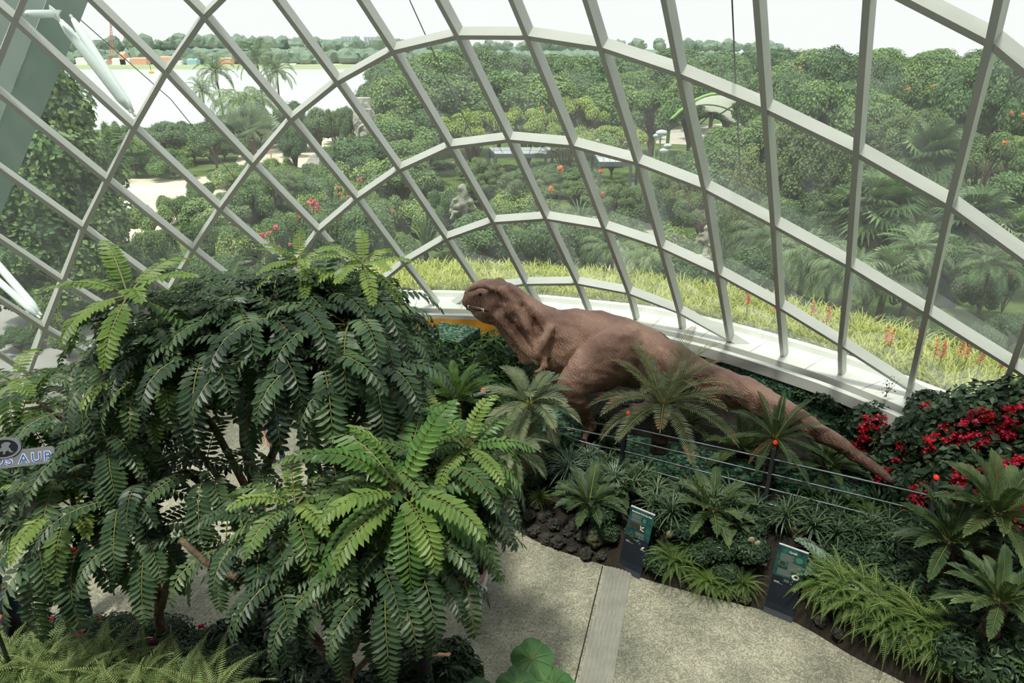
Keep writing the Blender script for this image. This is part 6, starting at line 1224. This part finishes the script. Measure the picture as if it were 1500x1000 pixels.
# terrace under the canopy, traffic light, mirrors, satellite-dish sculptures
root = empty('traffic_light', atZ(966, 222, 0) * V(1, 1, 0), 0, 'dark traffic light pole left of the canopy', 'traffic light'); b = atZ(966, 222, 0); hz = atY(967, 174, b[1])[2]
mb = MB(); mb.tube([V(0, 0, 0), V(0, 0, hz)], .07, 'post_steel', 8); mb.build('pole', root); mb = MB(); mb.box(V(.3, 0, hz - .6), (.28, .25, .9), 'black_paint'); mb.build('lamp_box', root)
for k, (px, py, s, lb) in enumerate([(969, 195, .7, 'white dish on a green pole, topmost of the group'), (978, 214, .55, 'white dish, right one of the lower pair'), (973, 221, .6, 'white dish, left one of the lower pair'), (962, 199, .45, 'small tilted white dish beside the topmost one')]):
    c = atY(px, py, 50); root = empty('dish', V(c[0], c[1], 0), 0, lb, 'dish', 'white dishes on poles near the canopy'); mb = MB(); mb.blob(V(0, 0, c[2]), (s * .62, s * .3, s * .35), 'mirror_dish', 2, 0); mb.build('bowl', root, True); mb = MB(); mb.tube([V(0, .3, 0), V(0, .3, c[2])], .05, 'green_steel', 6); mb.build('pole', root)
def cols(name, px, py0, py1, r_, mt, lb, cat, head=None):
    b = atZ(px, py1, 0); z = atY(px, py0, b[1])[2]; root = empty(name, V(b[0], b[1], 0), 0, lb, cat); mb = MB(); mb.tube([V(0, 0, 0), V(0, 0, z)], r_, mt, 7); mb.build('post', root)
    if head: m_ = head(z); m_.build('panel', root)
    return root
def hd1(z): m_ = MB(); m_.box(V(0, -.06, z - .45), (.75, .05, .8), 'white_paint'); m_.box(V(0, -.10, z - .42), (.45, .03, .16), 'black_paint'); m_.box(V(-.1, -.1, z - .6), (.14, .03, .14), 'black_paint'); return m_
cols('road_sign', 191, 303, 335, .05, 'post_steel', 'small white road sign with a black bird-like symbol on the plaza', 'sign', hd1)
def hd2(z): m_ = MB(); m_.tube([V(0, -.05, z - .3), V(0, -.1, z - .3)], .32, 'red_paint', 20); m_.tube([V(0, -.1, z - .3), V(0, -.11, z - .3)], .24, 'asphalt', 20); return m_
cols('road_sign', 99, 422, 452, .05, 'post_steel', 'round red-rimmed sign on the road outside, close to the tree top', 'sign', hd2)
for px, y0, y1, lb in ((293, 262, 292, 'thin dark post on the plaza edge, left one'), (400, 217, 250, 'orange and white banner post by the plaza path'), (338, 250, 272, 'thin dark post beside the plaza tree')): cols('bollard_post', px, y0, y1, .06, 'post_steel' if px != 400 else 'site_orange', lb, 'post')
b = atZ(598, 222, 0); root = empty('street_lamp', V(b[0], b[1], 0), 0, 'slim curved street lamp in the trees right of the column', 'lamp'); z = atY(605, 210, b[1])[2]; mb = MB(); mb.tube([V(0, 0, 0), V(0, 0, z * .8), V(.4, 0, z), V(1.1, 0, z + .15)], .05, 'sign_silver', 6); mb.build('pole', root); mb = MB(); mb.box(V(1.3, 0, z + .12), (.6, .2, .08), 'white_paint'); mb.build('lamp_head', root)
# striped crossing / dark grid pad on the road
q = [atZ(*p, .06) for p in ((50, 405), (82, 394), (88, 418), (58, 430))]; mb = MB(); mb.add(q, [(0, 1, 2, 3)], 'asphalt_dark'); structure(mb.build('road_crossing'))
for k in range(6):
    u0, u1 = (k + .2) / 6.4, (k + .5) / 6.4; e = [(q[0] * (1 - u) + q[3] * u, q[1] * (1 - u) + q[2] * u) for u in (u0, u1)]; mb = MB(); mb.add([v + V(0, 0, .02) for v in (e[0][0], e[0][1], e[1][1], e[1][0])], [(0, 1, 2, 3)], 'white_paint'); structure(mb.build('road_marking'))
q = atZ(48, 350, .2); root = empty('traffic_cone', q * V(1, 1, 0), 0, 'little orange traffic cone on the plaza', 'cone'); mb = MB(); mb.tube([V(0, 0, 0), V(0, 0, .06)], .3, 'site_orange', 10); mb.build('base', root); mb = MB(); mb.tube([V(0, 0, .05), V(0, 0, .8)], [.22, .04], 'site_orange', 10); mb.build('body', root)
b = atZ(1398, 398, .0); root = empty('litter_bin', V(atY(1398, 385, 25)[0], 25, 0), 0, 'dark grey bin outside behind the fan palms at the right', 'bin'); mb = MB(); mb.box(V(0, 0, .55), (.6, .5, 1.1), 'bin_grey'); mb.build('body', root); mb = MB(); mb.box(V(0, 0, 1.13), (.68, .56, .06), 'black_paint'); mb.build('lid', root)
# far towers, cranes and sheds across the water
for k, (px, w) in enumerate(((514, 24), (547, 24))):
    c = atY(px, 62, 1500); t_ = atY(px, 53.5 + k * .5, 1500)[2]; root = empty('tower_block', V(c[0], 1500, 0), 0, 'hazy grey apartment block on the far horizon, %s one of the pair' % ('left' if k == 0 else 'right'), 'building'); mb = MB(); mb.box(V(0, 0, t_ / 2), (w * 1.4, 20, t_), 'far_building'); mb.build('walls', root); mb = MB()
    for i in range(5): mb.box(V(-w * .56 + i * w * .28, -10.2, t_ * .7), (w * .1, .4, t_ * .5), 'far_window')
    mb.build('window_bands', root)
root = empty('crane', V(atY(162, 80, 690)[0], 690, 0), 0, 'faint red lattice crane on the far shore', 'crane'); mb = MB(); zt = atY(170, 27, 690)[2]
a_, b_ = V(0, 0, 2), V(7, 0, zt)
for s_ in (-1, 1): mb.tube([a_ + V(s_ * 1.3, 0, 0), b_ + V(s_ * .5, 0, 0)], .35, 'crane_red', 4)
for k in range(14): u = k / 14; p_ = a_ * (1 - u) + b_ * u; q_ = a_ * (1 - u - .05) + b_ * (u + .05); mb.tube([p_ + V(-1.3 + .8 * u, 0, 0), q_ + V(1.3 - .8 * u, 0, 0)], .2, 'crane_red', 4)
mb.build('jib', root); mb = MB(); mb.box(V(-1, 0, 3), (7, 5, 4), 'crane_red'); mb.build('cab', root)
for k, (px, py, w, h, mt, lb) in enumerate([(122, 86, 16, 4, 'site_white', 'white shed on the far shore, leftmost'), (146, 90, 24, 6, 'far_ground', 'pale earth heap at the far building site'), (180, 87, 26, 5, 'site_white', 'long white shed at the far building site'), (181, 80, 8, 10, 'site_orange', 'orange rig at the far building site'), (205, 86, 22, 5, 'site_orange', 'orange-roofed shed across the lake'), (245, 84, 18, 4, 'site_orange', 'orange machine row across the lake'), (283, 88, 14, 6, 'site_blue', 'turquoise shed across the lake'), (262, 90, 12, 3, 'site_white', 'small white shed across the lake'), (330, 86, 20, 4, 'site_orange', 'orange sheds across the lake, right ones'), (422, 95, 24, 5, 'site_white', 'white shed across the lake behind the palms'), (310, 90, 12, 4, 'site_blue', 'small blue shed across the lake')]):
    c = atY(px, py, 660); root = empty('shed', V(c[0], 660, 0), 0, lb, 'shed'); wm, hm = w * .62, h * .62; mb = MB(); mb.box(V(0, 0, c[2] / 2), (wm, 8, max(1, c[2])), mt); mb.build('walls', root); mb = MB(); z = c[2]; mb.add([V(-wm / 2, -4, z), V(wm / 2, -4, z), V(wm / 2, 4, z), V(-wm / 2, 4, z), V(-wm / 2, 0, z + hm * .4), V(wm / 2, 0, z + hm * .4)], [(0, 1, 5, 4), (3, 4, 5, 2), (0, 4, 3), (1, 2, 5)], mt); mb.build('roof', root)
b = atY(222, 108, 430); root = empty('buoy', V(b[0], 430, -1.2), 0, 'little yellow buoy on the lake', 'buoy'); mb = MB(); mb.blob(V(0, 0, .6), (1.6, 1.6, .9), 'yellow_paint', 2, 0); mb.build('float', root); mb = MB(); mb.tube([V(0, 0, 1), V(0, 0, 5)], .15, 'post_steel', 5); mb.build('mast', root)

# ------------------------------------------------------------------ arch and struts that brace the shell from outside
def big_arch():
    root = empty('support_arch', (0, 0, 0), 0, 'pale green-grey steel arch beam rising outside the glass at the upper left', 'beam')
    for nm, pl, mt in (('side_face', [(108, -2, 12.6), (1, 262, 11.6), (-30, 262, 11.6), (18, 135, 11.9), (70, -2, 12.6)], 'arch_shaded'),):
        pass
    path = [(-110, 470, 17.2), (-32, 262, 17.2), (16, 138, 17.0), (46, 60, 16.8), (76, -20, 16.6), (106, -110, 16.4)]
    p = [A(*q) for q in path]; p = smooth(resample(p, 24), 2)
    for nm, w, d, offx, mt in (('shaded_face', .68, .9, .34, 'arch_shaded'), ('lit_face', .85, .8, -.43, 'arch_lit')):  # two faces of one beam, lit and shaded by colour
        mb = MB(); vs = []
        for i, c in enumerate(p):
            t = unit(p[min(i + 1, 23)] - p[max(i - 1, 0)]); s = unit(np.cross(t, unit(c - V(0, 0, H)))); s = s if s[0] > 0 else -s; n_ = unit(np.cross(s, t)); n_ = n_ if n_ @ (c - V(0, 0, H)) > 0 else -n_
            cc = c + s * offx + n_ * (.0 if nm == 'shaded_face' else -.02); vs += [cc - s * w / 2, cc + s * w / 2, cc + s * w / 2 + n_ * d, cc - s * w / 2 + n_ * d]
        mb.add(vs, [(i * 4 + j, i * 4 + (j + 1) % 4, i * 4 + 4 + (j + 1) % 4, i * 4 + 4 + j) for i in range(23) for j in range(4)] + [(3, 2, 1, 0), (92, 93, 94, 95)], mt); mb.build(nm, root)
big_arch()
def strut(pts, r_, lb):
    p = [A(*q) for q in pts]; root = empty('strut', p[0], 0, lb, 'strut'); o = p[0]; d = p[-1] - o; u = unit(d); mb = MB(); L_ = np.linalg.norm(d); mb.tube([V(0, 0, 0) + u * L_ * .04, u * L_ * .14, u * L_ * .86, u * L_ * .96], [r_ * .5, r_, r_, r_ * .45], 'tube_white', 14); mb.build('tube', root, True)
    mb = MB(); mb.tube([V(0, 0, 0), u * L_ * .05], r_ * .35, 'steel', 8); mb.build('fork_end', root); mb = MB(); mb.tube([u * L_ * .95, u * L_], r_ * .35, 'steel', 8); mb.build('fork_end', root)
strut([(36, 21, 13.9), (80, 20, 15.3)], .075, 'short horizontal white strut joining the glass frame to the arch')
strut([(84, 24, 15.5), (192, 165, 15.5)], .09, 'white diagonal strut, left one of the upper pair')
strut([(103, 22, 16.2), (198, 170, 15.6)], .09, 'white diagonal strut, right one of the upper pair')
strut([(-40, 345, 18), (61, 462, 16.3)], .1, 'white diagonal strut, upper one of the lower pair')
strut([(-60, 360, 17.4), (59, 466, 16.2)], .085, 'white diagonal strut, lower one of the lower pair')
root = empty('node_plate', A(80, 20, 15.3), 0, 'star-shaped white steel node where the struts meet the arch', 'node'); mb = MB(); vs = []
for k in range(8): th = 2 * math.pi * k / 8 + .4; rr = .17 if k % 2 == 0 else .08; vs.append(V(math.cos(th) * rr, -.02, math.sin(th) * rr)); 
vs += [v + V(0, .04, 0) for v in vs]; mb.add(vs, [tuple(range(8)), tuple(range(15, 7, -1))] + [(k, (k + 1) % 8, (k + 1) % 8 + 8, k + 8) for k in range(8)], 'tube_white'); mb.build('plate', root); mb = MB(); mb.tube([V(0, -.04, 0), V(0, .06, 0)], .03, 'steel', 10); mb.build('pin', root)
def cable(pts, lb):
    mb = MB(); p = [A(*q) for q in pts]; mb.tube(p, .013, 'cable', 5); tag(mb.build('cable'), lb, 'cable')
cable([(101, 14, 17), (250, 145, 18), (345, 262, 19), (470, 375, 21), (530, 410, 22)], 'long thin steel cable running down from the arch across the left panes')
cable([(600, 0, 14.8), (634, 75, 15.8), (700, 215, 17.0), (760, 300, 18.5)], 'thin cable hanging outside the top middle panes')
cable([(1072, -5, 10.6), (1078, 130, 12.6), (1086, 290, 15.2)], 'thin vertical cable outside the panes right of the middle')
cable([(-5, 360, 18), (60, 400, 18), (150, 455, 18)], 'thin double cable near the lower left struts')
# ------------------------------------------------------------------ light
w = bpy.data.worlds.new('world'); sc.world = w; w.use_nodes = True; N = w.node_tree.nodes; L = w.node_tree.links; N.clear()
bg = N.new('ShaderNodeBackground'); ow = N.new('ShaderNodeOutputWorld'); tc = N.new('ShaderNodeTexCoord'); sx = N.new('ShaderNodeSeparateXYZ'); L.new(tc.outputs['Generated'], sx.inputs[0])
rp_ = N.new('ShaderNodeValToRGB'); rp_.color_ramp.elements[0].position = 0; rp_.color_ramp.elements[0].color = (.97, .955, .965, 1); rp_.color_ramp.elements[1].position = .7; rp_.color_ramp.elements[1].color = (1.0, 1.0, 1.03, 1); L.new(sx.outputs[2], rp_.inputs[0]); L.new(rp_.outputs[0], bg.inputs[0]); bg.inputs[1].default_value = SKY
L.new(bg.outputs[0], ow.inputs[0])
sl = bpy.data.lights.new('sun', 'SUN'); sl.energy = SUN; sl.angle = R(6); sl.color = (1, .96, .86); so = bpy.data.objects.new('sun', sl); COL.objects.link(so); so.rotation_euler = (R(16), R(-12), 0)
sc.view_settings.view_transform = 'Standard'; sc.view_settings.look = 'None'; sc.view_settings.gamma = 1; sc.view_settings.use_curve_mapping = False; sc.view_settings.exposure = EXPO
sc.cycles.max_bounces = 5; sc.cycles.diffuse_bounces = 3; sc.cycles.glossy_bounces = 2; sc.cycles.transmission_bounces = 3; sc.cycles.transparent_max_bounces = 8; sc.cycles.use_adaptive_sampling = True; sc.cycles.adaptive_threshold = .03; sc.cycles.use_denoising = True; sc.cycles.caustics_reflective = False; sc.cycles.caustics_refractive = False
